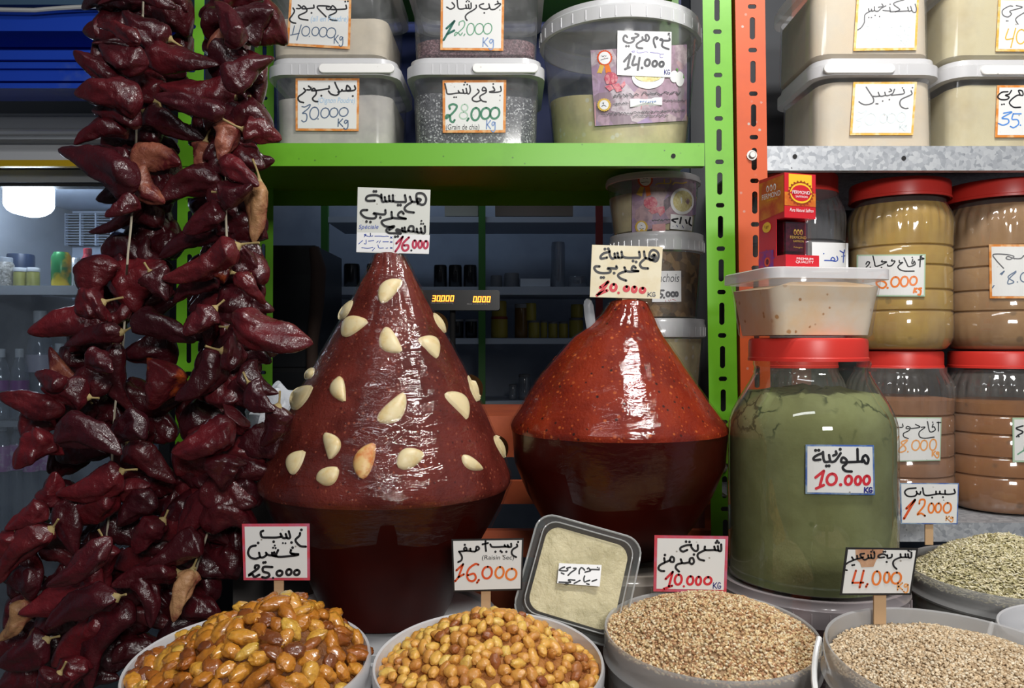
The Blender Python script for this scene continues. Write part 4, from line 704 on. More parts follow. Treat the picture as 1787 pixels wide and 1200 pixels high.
E = lambda cx_, cz_, rx, rz, n_=28, jag=0: [(cx_+rx*(1+jag*((i % 2)-.5))*math.cos(2*PI*i/n_), cz_+rz*(1+jag*((i % 2)-.5))*math.sin(2*PI*i/n_)) for i in range(n_)]
fpoly('f', [(.13, .99), (.87, .99), (.87, .80), (.13, .80)], YG, .0003); fpoly('f', [(0, .80), (1, .80), (1, .66), (0, .66)], OG, .0003)
fpoly('f', E(.52, .795, .40, .125, 44, .16), BROWNP, .0005); fpoly('f', E(.52, .795, .35, .105), YG, .0006); fpoly('f', E(.52, .795, .31, .085), RED, .0007); fpoly('f', [(.15, .795), (.3, .825), (.3, .765)], RED, .0007); fpoly('f', [(.89, .795), (.74, .825), (.74, .765)], RED, .0007)
ftext('f', 'FERMOND', .24, .80, .785, .82, WHP, .0010); ftext('f', 'SAFFRON', .34, .72, .748, .768, WHP, .0010); ftext('f', 'Pure Natural Saffron', .16, .92, .60, .635, WHP, .0006, .35)
ftext('f', 'PREMIUM', .33, .86, .098, .122, WHP, .0006, extra=.003); ftext('f', 'QUALITY', .30, .88, .06, .09, WHP, .0006, extra=.003)
fpoly('l', [(.02, .96), (.98, .98), (.98, .60), (.02, .55)], OG, .0003); fpoly('l', [(.02, .22), (.60, .22), (.60, .0), (.02, .0)], MAG, .0008)
ftext('l', 'FERMOND', .14, .86, .775, .83, WHP, .0006); ftext('l', 'SAFFRON', .34, .74, .745, .765, YG, .0006)
for dx in (-.14, 0, .14): fpoly('l', E(.5+dx, .88, .05, .035), WHP, .0005); fpoly('l', E(.5+dx, .875, .03, .024), OG, .0006)
fpoly('l', E(.34, .47, .17, .055), YG, .0010); ftext('l', '1gr', .26, .44, .455, .495, BROWNP, .0012)
for k in range(7):
    a = math.radians(20+k*24); fpoly('l', [(.34, .09), (.34+.30*math.cos(a)-.05, .09+.13*math.sin(a)), (.34+.34*math.cos(a), .09+.15*math.sin(a)), (.34+.30*math.cos(a)+.05, .09+.12*math.sin(a))], MAG, .0010)
fpoly('l', E(.36, .10, .11, .05), IRO, .0012); fpoly('l', E(.37, .10, .06, .03), DRK, .0013)
[PRS[q].build('lettering', mats, t, smooth=False) for q in PRS]; low_split = False
t2 = thing('saffron_jar', 'small square glass jar of dark saffron inside the carton window', 'jar', Q(.024, .024, BH*.15))
b = MB(); qbox(b, .006, .040, .006, .042, BH*.152, BH*.50); b.build('body', Mclear('thick_glass', (.75, .6, .68), .05, (.2, .05, .1), .03, .8, base=.12), t2, smooth=False)
b = MB(); qbox(b, .010, .036, .010, .038, BH*.20, BH*.49); b.build('saffron', DRK, t2, smooth=False)
PRS['f'] = MB(); ftext('f', 'FERMOND', .26, .78, .325, .355, GLD, -.0050); ftext('f', 'SAFFRON', .36, .70, .29, .312, GLD, -.0050); ftext('f', 'Negin', .38, .66, .225, .245, GLD, -.0050)
for dx in (-.1, 0, .1): fpoly('f', E(.52+dx, .395, .045, .03), GLD, -.0051); fpoly('f', E(.52+dx, .39, .028, .02), DRK, -.0050)
PRS['f'].build('lettering', mats, t2, smooth=False)
# ------------------------------------------------------------------ harissa cones
def har(name_mat, base, c2, sp): return M(name_mat, base, .6, coat=0, spec=.2, var=(c2, 16, .40, .60), specks=sp, bump=(260, .8, .0018))
HM1 = har('dry_harissa', (.150, .019, .011), (.085, .0065, .0025), [(210, (.26, .06, .03), .85), (190, (.07, .006, .003), .9)]); HM2 = har('wet_harissa', (.25, .021, .0025), (.16, .010, .0015), [(150, (.46, .10, .02), .90), (230, (.42, .075, .015), .86), (170, (.03, .006, .004), .92)])
BOWL = M('oily_red_bowl', (.042, .0030, .0013), .32, var=((.030, .0024, .0012), 12, .4, .65), spec=.14)
FILM1 = Mclear('cling_film', (.99, .98, .98), .004, (.8, .7, .72), .06, .22, bump=(34, 1., .0042, (.6, .6, 2.4)), base=.07, blotch=(18, .58, .8, .03)); FILM2 = Mclear('cling_film_wet', (.99, .98, .98), .0, (.8, .6, .6), .06, .22, bump=(55, 1., .0014, (.8, .8, 1.8)), base=.06)
def harissa(label, Y, rings, bowl, HM, FILM, seed, zb):
    """RINGS / BOWL: (y, left x, right x) of the outline in the photograph"""
    conv = lambda y, l, r: (((l+r)/2-CX)/F*Y, (r-l)/2/F*Y, CZ-(y-CY)/F*Y)
    R = [conv(*q) for q in rings]; B = [conv(*q) for q in bowl]; cx = R[-1][0]
    t = thing('harissa_cone', label, 'harissa', (cx, Y, zb)); n = 120; an = np.arange(n)*2*PI/n
    zz = np.array([q[2] for q in R])[::-1]; rr = np.array([q[1] for q in R])[::-1]; xx = np.array([q[0] for q in R])[::-1]
    zs = np.linspace(zz[0], zz[-1], 64)
    def shell(extra, amp, crease):
        out = []
        for z in zs:
            r = np.interp(z, zz, rr); x = np.interp(z, zz, xx); ring = []
            for a in an:
                v = Vector((math.cos(a)*3.2, math.sin(a)*3.2, z*22+seed)); d = amp*(noise.noise(v)+.5*noise.noise(v*3)); d += crease*math.sin(26*a+6*noise.noise(v*.7))*max(0., min(1., (z-zz[0])/(zz[-1]-zz[0])))
                q = r+extra+d; ring.append((x+q*math.cos(a), Y+q*math.sin(a), z))
            out.append(np.array(ring))
        return out
    P_ = shell(0, .0018, 0); b = MB(); top = P_[-1]; c = top.mean(0); b.loft([(P_[0]-np.array([cx, Y, 0]))*np.array([.9, .9, 1])+np.array([cx, Y, -.004])]+P_+[c+(top-c)*.55+np.array([0, 0, .004])]); b.build('paste', HM, t)
    b = MB(); b.lathe([(B[-1][1]*.9, B[-1][2])]+[(q[1], q[2]) for q in B[::-1]]+[(B[0][1]*.97, B[0][2]+.001)], cx, Y, 120, None, True, True, lambda r, z, a: r); b.build('bowl', BOWL, t)
    b = MB(); W = shell(.0028, .0016, .0007); low = []
    for q in B[1:3]:
        low.append(np.array([(cx+(q[1]+.0016+.0012*noise.noise(Vector((math.cos(a)*5, math.sin(a)*5, q[2]*30+seed))))*math.cos(a), Y+(q[1]+.0016+.0012*noise.noise(Vector((math.cos(a)*5, math.sin(a)*5, q[2]*30+seed))))*math.sin(a), q[2]+.010*noise.noise(Vector((math.cos(a)*2.5, math.sin(a)*2.5, seed)))) for a in an]))
    b.loft(low[::-1]+W, False, False); b.build('plastic_film', FILM, t)
    prof_ = [(np.interp(z, zz, rr), z) for z in zs]
    def sf(px, py):
        Yv = np.linspace(Y-.2, Y, 1500); x = (px-CX)/F*Yv; z = CZ-(py-CY)/F*Yv; r = np.interp(z, zz, rr, left=0, right=0); xc = np.interp(z, zz, xx); ins = (x-xc)**2+(Yv-Y)**2 < r*r
        i = int(np.argmax(ins)) if ins.any() else int(np.argmin((x-xc)**2+(Yv-Y)**2-r*r)); return np.array([x[i], Yv[i], z[i]])
    return t, sf, cx
H1Y = 1.08
h1, sf1, h1x = harissa('tall harissa cone studded with garlic cloves under cling film', H1Y,
 [(444, 655, 703), (458, 650, 711), (470, 645, 717), (500, 628, 732), (550, 602, 758), (600, 575, 787), (650, 546, 812), (700, 519, 836), (750, 492, 859), (800, 470, 881), (825, 460, 890), (838, 458, 892), (846, 462, 888)],
 [(846, 464, 886), (872, 477, 880), (908, 494, 858), (960, 522, 828), (1000, 540, 806), (1048, 560, 786), (1068, 572, 776)], HM1, FILM1, 1.7, CZ-(1068-CY)/F*H1Y)
h2, sf2, h2x = harissa('smooth shiny harissa cone with red brown oily paste', 1.13,
 [(527, 1066, 1128), (540, 1058, 1134), (548, 1053, 1138), (570, 1030, 1147), (587, 1004, 1156), (625, 969, 1180), (663, 938, 1206), (702, 915, 1234), (730, 897, 1254), (742, 892, 1264), (750, 893, 1265)],
 [(750, 894, 1265), (805, 899, 1261), (856, 921, 1241), (904, 947, 1212), (940, 975, 1188), (962, 1003, 1165)], HM2, FILM2, 5.1, CZ-(962-CY)/F*1.13)
CLOVE = M('garlic_clove', (.74, .62, .36), .42, sss=.15, var=((.66, .48, .20), 60, .5, .75)); CLOVEO = M('browned_clove', (.70, .46, .18), .42, var=((.60, .20, .05), 70, .45, .65))
for (x, y, L, wd, ang, bend, oc) in ((682,508,52,30,-45,-6,0),(619,572,50,30,-30,-7,0),(685,593,50,34,55,8,0),(747,607,46,28,45,-8,0),(767,563,40,16,60,-2,0),(604,541,40,13,-55,2,0),(528,694,52,27,-50,-5,0),(596,679,44,28,78,7,0),(683,711,66,36,-47,8,0),(796,708,58,28,50,-8,0),(826,677,48,20,72,-4,0),(520,807,46,27,-60,-6,0),(573,778,46,30,80,-8,0),(572,828,42,32,-30,3,0),(641,804,64,36,-70,-6,1),(716,802,50,36,-25,-4,0),(824,807,42,20,35,4,0),(872,779,42,16,66,-3,0),(481,765,38,12,-68,2,1),(541,652,24,8,-58,1,0)):
    b = MB(); a = math.radians(ang); d = np.array([math.cos(a), math.sin(a)]); pn = np.array([-d[1], d[0]]); rings = []
    c = np.array([x, y], float); nrm = sf1(x, y)-np.array([h1x, H1Y, 0]); nrm[2] = 0; nrm = nrm/np.linalg.norm(nrm); nrm = nrm+np.array([0, 0, .45]); nrm /= np.linalg.norm(nrm)
    for s_ in np.linspace(0, 1, 15):
        hwid = wd/2*(math.sin(PI*min(1, max(0, .03+.94*s_**.85)))**.65); hgt = .0060*math.sin(PI*(.04+.92*s_))**.6; cc = c+d*(s_-.5)*L+pn*bend*(1-4*(s_-.5)**2)
        ring = []
        for th in np.arange(14)*2*PI/14: ring.append(sf1(*(cc+pn*hwid*math.cos(th)))+nrm*(hgt*(max(math.sin(th), -.4)*(1-.25*math.cos(th)))))
        rings.append(np.array(ring))
    b.loft(rings); b.build('garlic_clove', CLOVEO if oc else CLOVE, h1)
price_cards_apex = True
# cards on the two cones
d = price_card('harissa_special', 1.066, 'white price card on top of the clove-studded cone, 16.000 in red', (684, 452, .009))
d = price_card('harissa_plain', 1.112, 'cream price card on top of the smooth cone, 10.000 in red', (1098, 545, .010))
# clear plastic spoon handle in the smooth cone
t = thing('plastic_spoon', 'clear plastic spoon handle sticking up from the smooth cone', 'spoon', P(1034, 585, 1.12)); b = MB(); rr = []
for (x, y, hw) in ((1034, 596, 7), (1032, 575, 8), (1029, 550, 9), (1027, 532, 8.5), (1026, 525, 6.5), (1026, 521, 3)):
    c = P(x, y, 1.125); u = hw/F*1.125; rr.append(np.array([c+(-u, 0, 0), c+(-u*.6, -.002, 0), c+(u*.6, -.002, 0), c+(u, 0, 0), c+(u*.6, .0015, 0), c+(-u*.6, .0015, 0)]))
b.loft(rr); b.build('handle', Mclear('spoon_plastic', (.85, .88, .9), .38, (.65, .68, .72), .08, .6, base=.12), t)
# tubs under the cones and under the jar
WTUB = M('white_tub', (.50, .50, .50), .35); 
def closed_tub(label, cx, cy, r, ztop, body, rim): 
    return round_bucket(label, cx, cy, .7305, ztop-.7305-.0004, r*.86, r, body, True, rim_mat=rim)
LIDW = M('white_lid', (.52, .53, .54), .35); BROWNB = Mclear('smoky_bucket', (.75, .70, .62), .45, (.16, .12, .09), .12, .4); LIDC = Mclear('smoky_lid', (.92, .90, .86), .45, (.45, .40, .34), .12, .5)
closed_tub('white lidded tub under the clove-studded harissa cone', h1x, H1Y, .150, CZ-(1068-CY)/F*H1Y, WTUB, LIDW)
closed_tub('smoky clear bucket under the smooth harissa cone', h2x+.004, 1.13, .122, CZ-(962-CY)/F*1.13, BROWNB, LIDC)
REDB = Mclear('reddish_bucket', (.85, .75, .75), .5, (.10, .055, .06), .12, .4); LIDP = Mclear('pinkish_lid', (.95, .90, .90), .45, (.52, .46, .47), .12, .5)
closed_tub('pinkish lidded bucket under the large green jar', gcx, GY, .119, gb_, REDB, LIDP)
# white bag behind the right pepper cluster
b = MB(); n = 28; rr = []
for k in range(15):
    ph = -PI/2+PI*k/14; rr.append(np.array([(lambda q, c: c+q*(1+.35*noise.noise(Vector(q*55))))(np.array([.045*math.cos(ph)*math.cos(a), .035*math.cos(ph)*math.sin(a), .055*math.sin(ph)]), P(478, 735, 1.27)) for a in np.arange(n)*2*PI/n]))
b.loft(rr)
tag(b.build('plastic_bag', M('white_bag', (.72, .76, .82), .3, bump=(60, .6, .004))), 'crumpled white plastic bag behind the peppers beside the clove-studded cone', 'bag')
b = MB(); c = P(478, 735, 1.27); b.box((c[0]-.06, 1.2560, 0), (c[0]+.06, 1.33, c[2]-.048)); tag(b.build('stool', TBL, smooth=False), 'dark stand under the white bag behind the table', 'stand')
# ------------------------------------------------------------------ front buckets and what they hold
ZT = .7305
def in_frame(p): 
    return p[1] > .2 and CY+(CZ-p[2])/p[1]*F < 1212 and CX+p[0]/p[1]*F < 1800
B1, M1 = round_bucket('white bucket of large amber raisins at the front left', -.265, .835, ZT, .972-ZT, .106, .1215, tilt=5.5)
B2, M2 = round_bucket('white bucket of small golden raisins at the front centre', -.0235, .835, ZT, .972-ZT, .104, .1175, tilt=5.5)
B3, M3 = round_bucket('clear bucket heaped with brown cracked barley, under the red-edged card', .215, .887, ZT, .984-ZT, .103, .1155, tilt=4, body=Mclear('cloudy_bucket', (.95, .95, .94), .34, (.50, .48, .45), .12, .4), rim_mat=Mclear('cloudy_rim', (.95, .95, .95), .45, (.62, .62, .62), .12, .5))
B4, M4 = round_bucket('cloudy bucket of pale barley with a white handle at the front right', .393, .735, ZT, 1.012-ZT, .105, .120, tilt=4, roll=2.5, body=bpy.data.materials['cloudy_bucket'], rim_mat=bpy.data.materials['cloudy_rim'], handle=(150, 262, .05))
B5, M5 = round_bucket('grey clear bucket of fennel seed at the right edge', .680, 1.115, ZT, .985-ZT, .110, .126, tilt=2, body=Mclear('grey_bucket', (.85, .85, .85), .45, (.30, .30, .28), .12, .4), rim_mat=Mclear('grey_rim', (.9, .9, .9), .45, (.48, .48, .48), .12, .5))
B6, M6 = round_bucket('white bucket barely showing at the lower right corner', .655, .862, ZT, .985-ZT, .104, .117, handle=(140, 220, .03))
def mound(cx, cy, r, z, hgt, px=0., py=0., sharp=1.3, bumps=.003, sc=60, Mx=None, seed=0.):
    """height function of a heap in bucket space"""
    def f(x, y):
        d = math.hypot(x-cx, y-cy)/r; e = math.hypot(x-cx-px, y-cy-py)/r
        return z+hgt*max(0., 1-min(1., e*.92)**sharp)*max(0., 1-d**6)+bumps*noise.noise(Vector((x*sc, y*sc, seed)))
    return f
def heap(name, label, cat, m, cx, cy, r, f, Mx, n=64, rings=24):
    b = MB(); V = []
    for i in range(rings+1):
        q = r*i/rings; V.append(np.array([(cx+q*math.cos(a), cy+q*math.sin(a), f(cx+q*math.cos(a), cy+q*math.sin(a))) for a in np.arange(n)*2*PI/n]))
    low = V[-1].copy(); low[:, 2] = V[-1][:, 2].min()-.03; low[:, :2] = (low[:, :2]-[cx, cy])*.97+[cx, cy]
    b.loft([xf(v, Mx) for v in [low]+V[::-1]], True, True); return tag(b.build(name, m), label, cat, kind='stuff')
# --- raisins
def raisin_mesh(name, L, W, T, m, seed, nu=20, nv=26, wr=.24):
    V = []; fs = []
    for i in range(nu+1):
        ph = PI*i/nu
        for j in range(nv):
            th = 2*PI*j/nv; d = np.array([math.cos(ph), math.sin(ph)*math.cos(th), math.sin(ph)*math.sin(th)])
            v = Vector(d*1.0)+Vector((seed*3.1, 0, 0)); k = 1+wr*(.8*noise.noise(v*1.9)+.75*(.25-abs(noise.noise(v*3.4)))+.45*(.2-abs(noise.noise(v*7.))))
            V.append(d*k*np.array([L, W, T])/2*np.array([1, 1-.16*d[0], 1]))
    for i in range(nu):
        for j in range(nv): k = (j+1) % nv; fs.append((i*nv+j, i*nv+k, (i+1)*nv+k, (i+1)*nv+j))
    me = bpy.data.meshes.new(name); me.from_pydata([tuple(v) for v in V], [], fs); me.materials.append(m); me.polygons.foreach_set('use_smooth', [True]*len(fs)); return me
RAI = M('amber_raisin', (.4, .17, .02), .26, coat=.85, sss=.3, bump=(190, .6, .0018), rand=[(0, (.15, .04, .012)), (.16, (.34, .10, .014)), (.42, (.54, .21, .022)), (.72, (.66, .31, .04)), (1, (.66, .42, .07))], var=((.24, .07, .01), 90, .5, .72))
RAS = M('golden_raisin', (.5, .28, .06), .36, coat=.2, sss=.3, bump=(230, .6, .0014), rand=[(0, (.26, .07, .025)), (.12, (.54, .23, .05)), (.5, (.72, .37, .075)), (.8, (.78, .47, .10)), (1, (.74, .50, .12))], var=((.40, .16, .03), 130, .52, .75))
RFILL = M('raisin_bed', (.22, .075, .012), .5, bump=(110, .8, .006), var=((.10, .03, .008), 60, .4, .6)); RFILL2 = M('golden_raisin_bed', (.42, .17, .035), .5, bump=(150, .8, .005), var=((.28, .09, .02), 90, .4, .6))
def scatter(cx, cy, r, d, tries, rng):
    pts = []; g = {}
    for _ in range(tries):
        a = rng.uniform(0, 2*PI); q = r*math.sqrt(rng.uniform(0, 1)); p = (cx+q*math.cos(a), cy+q*math.sin(a)); k = (int(p[0]/d), int(p[1]/d)); ok = True
        for i in (-1, 0, 1):
            for j in (-1, 0, 1):
                for s_ in g.get((k[0]+i, k[1]+j), ()):
                    if (s_[0]-p[0])**2+(s_[1]-p[1])**2 < d*d: ok = False
        if ok: g.setdefault(k, []).append(p); pts.append(p)
    return pts
def raisins(cx, cy, r, f, Mx, meshes, d, label, group, name, lift, seed, limit, tiltmax=.6):
    rng = random.Random(seed); pts = scatter(cx, cy, r, d, 30000, rng); c = 0; cand = []
    for p in pts:
        z = f(*p); e = .004; nx, ny = -(f(p[0]+e, p[1])-f(p[0]-e, p[1]))/(2*e), -(f(p[0], p[1]+e)-f(p[0], p[1]-e))/(2*e)
        w_ = xf([(p[0], p[1], z+lift)], Mx)[0]
        if in_frame(w_): cand.append((w_[2], w_, nx, ny))
    cand.sort(key=lambda q: q[1][1])
    for (_, w_, nx, ny) in cand[:limit]:
        o = bpy.data.objects.new(name, rng.choice(meshes)); COL.objects.link(o); nrm = Vector((nx*.7+rng.uniform(-.35, .35), ny*.7-.15+rng.uniform(-.35, .35), 1)).normalized()
        q = Vector((0, 0, 1)).rotation_difference(nrm).to_matrix().to_4x4()@Matrix.Rotation(rng.uniform(0, 2*PI), 4, 'Z')@Matrix.Rotation(rng.uniform(-tiltmax, tiltmax), 4, 'Y'); s_ = rng.uniform(.82, 1.15)
        o.matrix_world = Matrix.Translation(tuple(w_+np.array([0, 0, rng.uniform(-.001, .0025)])))@q@Matrix.Diagonal((s_, s_, s_, 1))
        tag(o, label, 'raisin', group); c += 1
    return c
f1 = mound(-.265, .835, .112, .962, .058, .022, .02, 1.25, .004, 45, seed=1.); heap('raisin_bed', 'mass of amber raisins beneath the top layer in the left bucket', 'raisins', RFILL, -.265, .835, .113, f1, M1)
n1 = raisins(-.265, .835, .112, lambda x, y: f1(x, y), M1, [raisin_mesh('large_raisin', L, W, T, RAI, k) for k, (L, W, T) in enumerate(((.025, .016, .012), (.028, .015, .012), (.022, .017, .012), (.030, .014, .012), (.021, .015, .013), (.026, .018, .011)))], .0128, 'large glossy amber raisin in the front left bucket', 'large amber raisins', 'large_raisin', .003, 11, 290, .5)
f2 = mound(-.0235, .835, .109, .957, .050, .0, .02, 1.2, .003, 60, seed=2.); heap('raisin_bed', 'mass of golden raisins beneath the top layer in the centre bucket', 'raisins', RFILL2, -.0235, .835, .110, f2, M2)
n2 = raisins(-.0235, .835, .109, f2, M2, [raisin_mesh('small_raisin', L, W, T, RAS, k+20, 16, 20, .22) for k, (L, W, T) in enumerate(((.0145, .0112, .0095), (.0165, .0108, .0095), (.0130, .0118, .010), (.0155, .0115, .0088), (.0175, .0105, .0092)))], .0096, 'small matt golden raisin in the front centre bucket', 'small golden raisins', 'small_raisin', .002, 12, 300, .8)
print('RAISINS', n1, n2)
# --- grains: one mesh per bucket, thousands of kernels
def grains(name, label, cat, cx, cy, r, f, Mx, N, L, W, T, cols, rough, seed, lie=.35):
    g = np.random.default_rng(seed); th = np.arange(6)*2*PI/6
    base = [(-.5, 0, 0)]+[(-.22, .46*math.cos(a), .46*math.sin(a)) for a in th]+[(.22, .44*math.cos(a), .44*math.sin(a)) for a in th]+[(.5, 0, 0)]
    base = np.array(base)*np.array([L, W, T]); nb = len(base)
    fs = [(0, 1+(k+1) % 6, 1+k) for k in range(6)]+[(1+k, 1+(k+1) % 6, 7+(k+1) % 6, 7+k) for k in range(6)]+[(13, 7+k, 7+(k+1) % 6) for k in range(6)]
    V = []; CO = []; FS = []; n = 0; A = np.array(Mx)
    while n < N:
        a, q = g.uniform(0, 2*PI), r*math.sqrt(g.uniform(0, 1)); x, y = cx+q*math.cos(a), cy+q*math.sin(a); z = f(x, y)+g.uniform(-.0012, .0014)
        w_ = A[:3, :3]@np.array([x, y, z])+A[:3, 3]
        if not in_frame(w_) : 
            if g.uniform() > .02: continue
        yaw, pit, rol = g.uniform(0, 2*PI), g.normal(0, lie), g.uniform(0, 2*PI); s_ = g.uniform(.75, 1.2)
        R = np.array((Matrix.Rotation(yaw, 3, 'Z')@Matrix.Rotation(pit, 3, 'Y')@Matrix.Rotation(rol, 3, 'X')))
        V.append(base@R.T*s_+w_); c = cols[g.integers(len(cols))]; c = np.array(c)*g.uniform(.8, 1.2); CO.append(np.tile(np.append(c, 1), (nb, 1)))
        FS += [tuple(i+n*nb for i in k) for k in fs]; n += 1
    V = np.concatenate(V); me = bpy.data.meshes.new(name); org = np.array([cx, cy, V[:, 2].min()]); me.from_pydata((V-org).tolist(), [], FS)
    at = me.color_attributes.new('Col', 'FLOAT_COLOR', 'POINT'); at.data.foreach_set('color', np.concatenate(CO).ravel().astype(np.float32)); me.polygons.foreach_set('use_smooth', [True]*len(FS))
    me.materials.append(M(name+'_skin', (.5, .4, .3), rough, attr='Col')); o = bpy.data.objects.new(name, me); COL.objects.link(o); o.location = org; return tag(o, label, cat, kind='stuff')
f3 = mound(.215, .887, .112, .978, .037, .006, .0, 1.6, .002, 50, seed=3.); heap('cracked_barley_bed', 'cracked barley under the surface of the brown heap', 'grain', M('barley_bed', (.34, .21, .11), .8, bump=(200, .8, .002)), .215, .887, .112, lambda x, y: f3(x, y)-.001, M3)
grains('cracked_barley', 'brown and tan cracked barley heaped under the red-edged card', 'grain', .215, .887, .1125, f3, M3, 9000, .0046, .0030, .0025, [(.60, .42, .21), (.66, .50, .27), (.50, .30, .14), (.70, .55, .32), (.38, .19, .09), (.58, .38, .21), (.74, .62, .42)], .6, 31)
f4 = mound(.393, .735, .116, .996, .022, .02, .0, 1.6, .002, 40, seed=4.); heap('pale_barley_bed', 'pale barley under the surface of the right bucket', 'grain', M('pale_barley_bed', (.42, .31, .20), .8, bump=(220, .8, .002)), .393, .735, .112, lambda x, y: f4(x, y)-.001, M4)
grains('pale_barley', 'pale beige cracked barley in the bucket under the black-edged 4.000 card', 'grain', .393, .735, .1125, f4, M4, 8500, .0039, .0025, .0021, [(.62, .48, .31), (.68, .55, .38), (.52, .38, .23), (.74, .64, .48), (.44, .31, .18), (.62, .47, .29)], .6, 32)
f5 = mound(.680, 1.115, .121, .972, .062, .0, .0, 1.35, .003, 30, seed=5.); heap('fennel_bed', 'fennel seed under the surface of the heap', 'seeds', M('fennel_bed', (.26, .23, .12), .8, bump=(160, .8, .002)), .680, 1.115, .119, lambda x, y: f5(x, y)-.002, M5)
grains('fennel_seeds', 'long pale green fennel seeds heaped at the right edge', 'seeds', .680, 1.115, .120, f5, M5, 6500, .0092, .0024, .0020, [(.62, .56, .34), (.70, .64, .42), (.50, .45, .24), (.78, .73, .55), (.38, .33, .16), (.66, .58, .38)], .55, 33, .28)
# ------------------------------------------------------------------ price cards in the buckets
price_card('large_raisin', .925, 'red-edged price card 25.000 standing in the large amber raisins', (487, 1050, .0055))
price_card('small_raisin', .928, 'black-edged price card 16,000 standing in the small golden raisins', (848, 1066, .0055))
price_card('marmez', .965, 'red-edged price card 10.000 standing in the brown cracked barley', (1208, 1066, .0055))
price_card('barley', .815, 'black-edged stained price card 4.000 standing in the pale barley', (1535, 1088, .0062))
price_card('fennel', 1.16, 'blue-edged price card 12.000 standing in the fennel seed', (1621, 950, .0058))
# ------------------------------------------------------------------ clamshell box of garlic paste leaning on the buckets
CLAM = Mclear('clamshell_plastic', (.97, .98, .97), .05, (.7, .72, .7), .05, 1., base=.07)
nrm = Vector((0, -1., .52)).normalized(); c0 = P(1010, 1008, .950)
e1 = Vector((1, 0, 0)); e2 = nrm.cross(e1).normalized(); rotm = math.radians(-16)
ax = e1*math.cos(rotm)+e2*math.sin(rotm); ay = -e1*math.sin(rotm)+e2*math.cos(rotm)
L2W = Matrix(((ax.x, ay.x, nrm.x, c0[0]), (ax.y, ay.y, nrm.y, c0[1]), (ax.z, ay.z, nrm.z, c0[2]), (0, 0, 0, 1)))
t = thing('clamshell_box', 'clear clamshell box of garlic paste leaning between the two front buckets', 'plastic box', xf([(0, -.055, -.03)], L2W)[0])
b = MB(); b.loft([xf(r_, L2W) for r_ in (rrect(0, 0, .046, .046, .016, -.034), rrect(0, 0, .050, .050, .017, -.030), rrect(0, 0, .057, .057, .018, -.004))], True, False); b.build('base', CLAM, t)
b = MB(); b.loft([xf(r_, L2W) for r_ in (rrect(0, 0, .0575, .0575, .018, -.0045), rrect(0, 0, .0645, .0645, .021, -.004), rrect(0, 0, .0655, .0655, .021, -.001), rrect(0, 0, .0640, .0640, .021, .001), rrect(0, 0, .0585, .0585, .019, .0005), rrect(0, 0, .0570, .0570, .018, .008), rrect(0, 0, .0545, .0545, .017, .0105))], False, False)
b.add(xf(rrect(0, 0, .0545, .0545, .017, .0105), L2W), [tuple(range(28))])
b.build('lid', CLAM, t); b = MB(); q_ = xf(rrect(0, 0, .0650, .0650, .021, -.0015), L2W); b.tube(list(q_)+[q_[0]], .0013, 8); q_ = xf(rrect(0, 0, .0552, .0552, .017, .0100), L2W); b.tube(list(q_)+[q_[0]], .0008, 8); b.build('lip_highlight', Mclear('clamshell_lip_highlight', (.95, .95, .95), .40, (.72, .73, .73), .05, .8, base=.12), t); b = MB(); rr = rrect(0, 0, .0505, .0505, .016, .004)  # pale milky tubes put the bright edge highlights into the lip's colour
g_ = []; 
for k, q in enumerate((1., .85, .65, .45, .25, .08)): g_.append(np.array([(x*q, y*q, .0045+.0030*noise.noise(Vector((x*q*70, y*q*70, 3.)))+(.002 if y > .01 else 0)*0) for x, y, z in rr]))
b.loft([xf(r_, L2W) for r_ in [rrect(0, 0, .044, .044, .014, -.031), rrect(0, 0, .0500, .0500, .016, -.006)]+g_]); tag(b.build('garlic_paste', M('clamshell_garlic', (.70, .60, .36), .35, var=((.50, .42, .22), 30, .40, .66), bump=(60, .8, .006), specks=[(120, (.70, .62, .30), .94)])), 'pale yellow garlic paste inside the leaning clamshell box', 'garlic paste', kind='stuff')
sign(t, 'clamshell', s_tilt(xf([(0, 0, .0106)], L2W)[0], tuple(nrm)), 'paper_label', .0003, .0008)
# ------------------------------------------------------------------ dried peppers
PCOL = [(0, (.055, .005, .009)), (.35, (.080, .007, .011)), (.7, (.110, .010, .013)), (1, (.045, .005, .009))]
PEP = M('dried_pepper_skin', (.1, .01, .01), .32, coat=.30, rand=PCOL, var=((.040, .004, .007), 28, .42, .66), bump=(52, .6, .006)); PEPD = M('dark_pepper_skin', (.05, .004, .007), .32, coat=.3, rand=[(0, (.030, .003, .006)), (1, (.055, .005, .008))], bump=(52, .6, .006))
PEPB = M('bleached_pepper_skin', (.30, .095, .055), .42, coat=.15, var=((.11, .010, .013), 30, .42, .58), bump=(52, .6, .006)); PEPT = M('tan_pepper_skin', (.42, .22, .10), .5, var=((.15, .02, .015), 24, .44, .60), bump=(52, .6, .006)); PEPO = M('orange_pepper_skin', (.085, .007, .010), .36, coat=.2, var=((.34, .060, .010), 26, .50, .60), bump=(52, .6, .006))
PEPR = M('red_pepper_skin', (.125, .010, .014), .32, coat=.3, var=((.065, .006, .010), 22, .4, .64), bump=(50, .6, .006))
STEM = M('dry_stem', (.36, .27, .11), .7, bump=(120, .4, .001))
